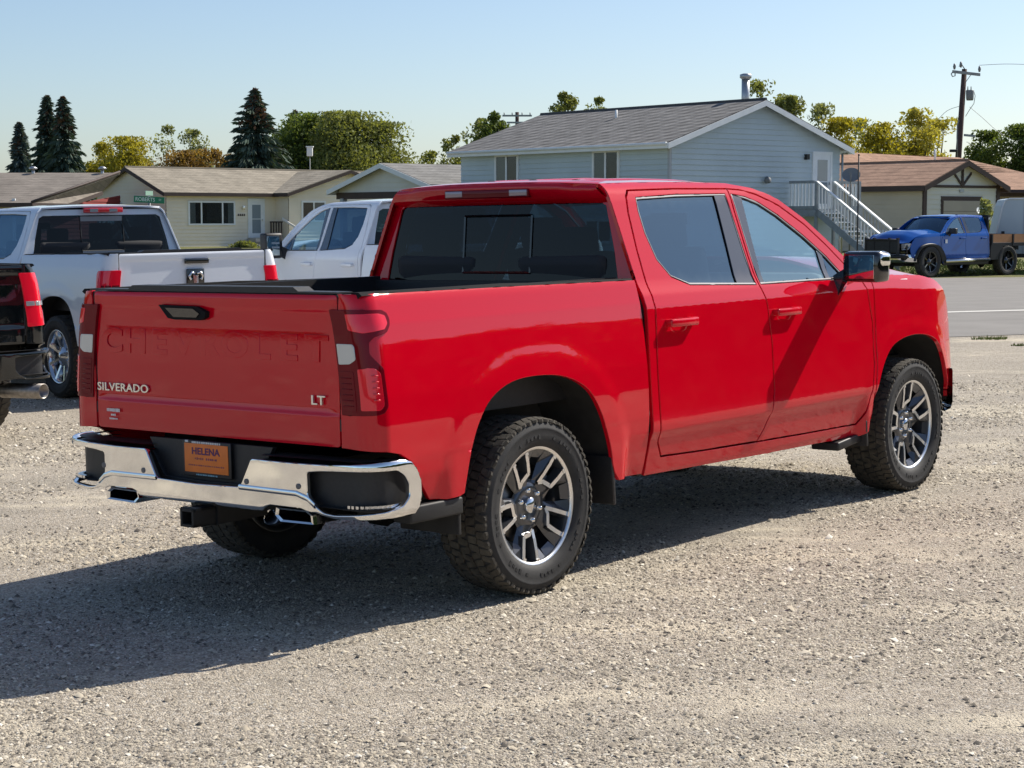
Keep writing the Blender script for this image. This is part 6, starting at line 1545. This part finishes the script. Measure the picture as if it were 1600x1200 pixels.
def flatbed():
    D = 60.5; h = R_(218)
    wx, wy = bp_px(1449, 430, D-1).x, D-1
    s = 1.07; c, q_ = math.cos(h), math.sin(h); lx, ly = WB*s, .9*s
    ox, oy = wx-(c*lx-q_*ly), wy-(q_*lx+c*ly)
    mt = Matrix.Translation((ox, oy, gz(wx, wy)-.01)) @ Matrix.Rotation(h, 4, 'Z') @ Matrix.Scale(s, 4)
    r = pickup(dict(label='blue lifted flatbed truck with black wheels and tan wooden bed boards across the street', paint=M['blue_paint'], bed=False, wheels='black', wheel_scale=1.17, dark_front=True, dark_ws=True, track=.90), mt)
    r.name = 'flatbed_truck'; r['category'] = 'truck'
    for s_ in (-1, 1):
        fl = MB(); V = []
        for a, b in ARCH_F:
            w = side_w(T_CAB, WB+a, b); V += [(WB+a*.97, s_*(w-.01), b-.02), (WB+a*1.18, s_*(w+.07), .46+(b-.46)*1.12), (WB+a*1.20, s_*(w-.005), .46+(b-.46)*1.16)]
        fl.add(V, [(3*i+j, 3*i+j+3, 3*i+j+4, 3*i+j+1) for i in range(len(ARCH_F)-1) for j in range(2)], 0, True); fl.build('fender_flare', M['plastic'], r)
        q = MB(); q.tube([(.95, s_*1.03, .52), (3.05, s_*1.03, .50)], .055, 10); q.build('running_board', M['alloy'], r)
        q = MB(); q.box((2.02, s_*.965, .47), (2.2, .05, .20), 0, None, 1, .02); q.build('rocker_guard', M['plastic'], r)
        q = MB(); q.box((3.0, s_*.995, 1.10), (.10, .01, .12)); q.build('door_sticker', M['badge_white'], r)
    q = MB(); q.box((-.25, 0, .98), (2.2, 2.02, .10)); q.box((-.25, 0, .86), (2.1, .9, .14))
    q.build('flat_bed', M['frame'], r)
    for s_ in (-1, 1):
        q = MB(); q.box((.55, s_*.99, .72), (.62, .04, .42)); q.build('side_skirt', M['frame'], r); q = MB(); q.box((-1.15, s_*.99, .72), (.32, .04, .42)); q.build('side_skirt', M['frame'], r)
        for k, (a, b_) in enumerate(((-.25, .80), (-1.32, -.27))):
            q = MB(); q.box(((a+b_)/2, s_*.97, 1.17), (b_-a, .04, .26)); q.build('side_board', M['plywood'], r)
        for x in (.80, -.26, -1.30): q = MB(); q.box((x, s_*.985, 1.13), (.06, .09, .34)); q.build('stake', M['frame'], r)
    q = MB(); q.box((.82, 0, 1.17), (.04, 1.9, .26)); q.build('side_board', M['plywood'], r)
    q = MB(); q.box((-1.34, 0, 1.17), (.04, 1.9, .26)); q.build('side_board', M['plywood'], r)
    q = MB()
    for y in (-.85, -.4, .4, .85): q.box((.83, y, 1.42), (.06, .06, .85))
    q.box((.83, 0, 1.86), (.08, 1.8, .08)); q.box((.83, 0, 1.4), (.05, 1.7, .05)); q.box((.84, 0, 1.55), (.02, 1.66, .5)); q.build('headache_rack', M['frame'], r)
    q = MB(); q.box((.80, .82, 1.80), (.07, .14, .12), 0, None, 1, .02); q.build('work_lamp', M['lens_clear'], r)
    # heavy guard on the nose
    q = MB(); q.box((4.80, 0, .95), (.06, 1.2, .36)); 
    for y in (-.62, -.3, .3, .62): q.box((4.80, y, .90), (.09, .06, .62))
    q.tube([(4.82, -.62, 1.14), (4.84, 0, 1.15), (4.82, .62, 1.14)], .035, 8); q.tube([(4.72, -.95, .66), (4.86, -.6, .64), (4.9, 0, .64), (4.86, .6, .64), (4.72, .95, .66)], .05, 8); q.build('grille_guard', M['frame'], r)
    for s_ in (-1, 1): q = MB(); q.tube([(4.63, s_*.76, .60), (4.73, s_*.75, .60)], [.07, .075], 12); q.build('fog_lamp', M['frame'], r)
M['plywood'] = add_noise(mat('plywood_board', (.42, .21, .10), .8), 4, .15)
flatbed()

def trailer():
    D = 64; p = bp_px(1566, 310, D); x0 = p.x; zt = p.z; zg = gz(x0+1, D); s = 1.0
    r = thing('cargo_trailer', 'pale grey enclosed cargo trailer cut off by the right edge, behind the flatbed', 'trailer', Matrix.Translation((x0, D, zg)) @ Matrix.Rotation(R_(-8), 4, 'Z'))
    H = zt-zg; m = add_noise(mat('trailer_skin', (.50, .57, .60), .45, 0), 1, .05)
    q = MB(); poly = [(-.32, .62), (.02, H-.25), (.10, H-.05), (.25, H), (6, H), (6, .62)]
    q.prism(poly, 1, 0, 2.2); b = q.build('box_body', m, r)
    for k in range(4): f = MB(); f.box((.75+1.2*k, -.008, .62+(H-.7)/2), (.03, .014, H-.75)); f.build('panel_seam', M['grey_trim'], r)
    f = MB(); f.tube([(-.31, -.01, .64), (.02, -.01, H-.26), (.10, -.01, H-.07), (.25, -.01, H-.01), (6, -.01, H-.01)], .03, 6); f.build('edge_trim', M['white_trim'], r)
    f = MB(); f.box((2.8, .05, .58), (6.2, .12, .14)); f.build('chassis_rail', M['frame'], r)
    f = MB(); f.box((.05, -.02, 1.35), (.10, .04, .16)); f.build('side_lamp', M['frame'], r)
    for x in (3.2, 4.2):
        w = bpy.data.objects.new('wheel', TYRE2); coll.objects.link(w); w.parent = r; w.matrix_local = Matrix.Translation((x, .16, .34)) @ Matrix.Diagonal((.82, .8, .82, 1)); link('rim', RIM_SILVER, w)
    f = MB(); f.box((-.9, 1.1, .5), (1.3, .08, .10)); f.tube([(-.3, .3, .52), (-1.5, 1.1, .52), (-.3, 1.9, .52)], .04, 6); f.tube([(-1.3, 1.1, .05), (-1.3, 1.1, .9)], .035, 8); f.build('tow_bar', M['frame'], r)
    f = MB(); f.box((-.10, .45, .74), (.22, .30, .18)); f.build('battery_box', M['frame'], r)
trailer()
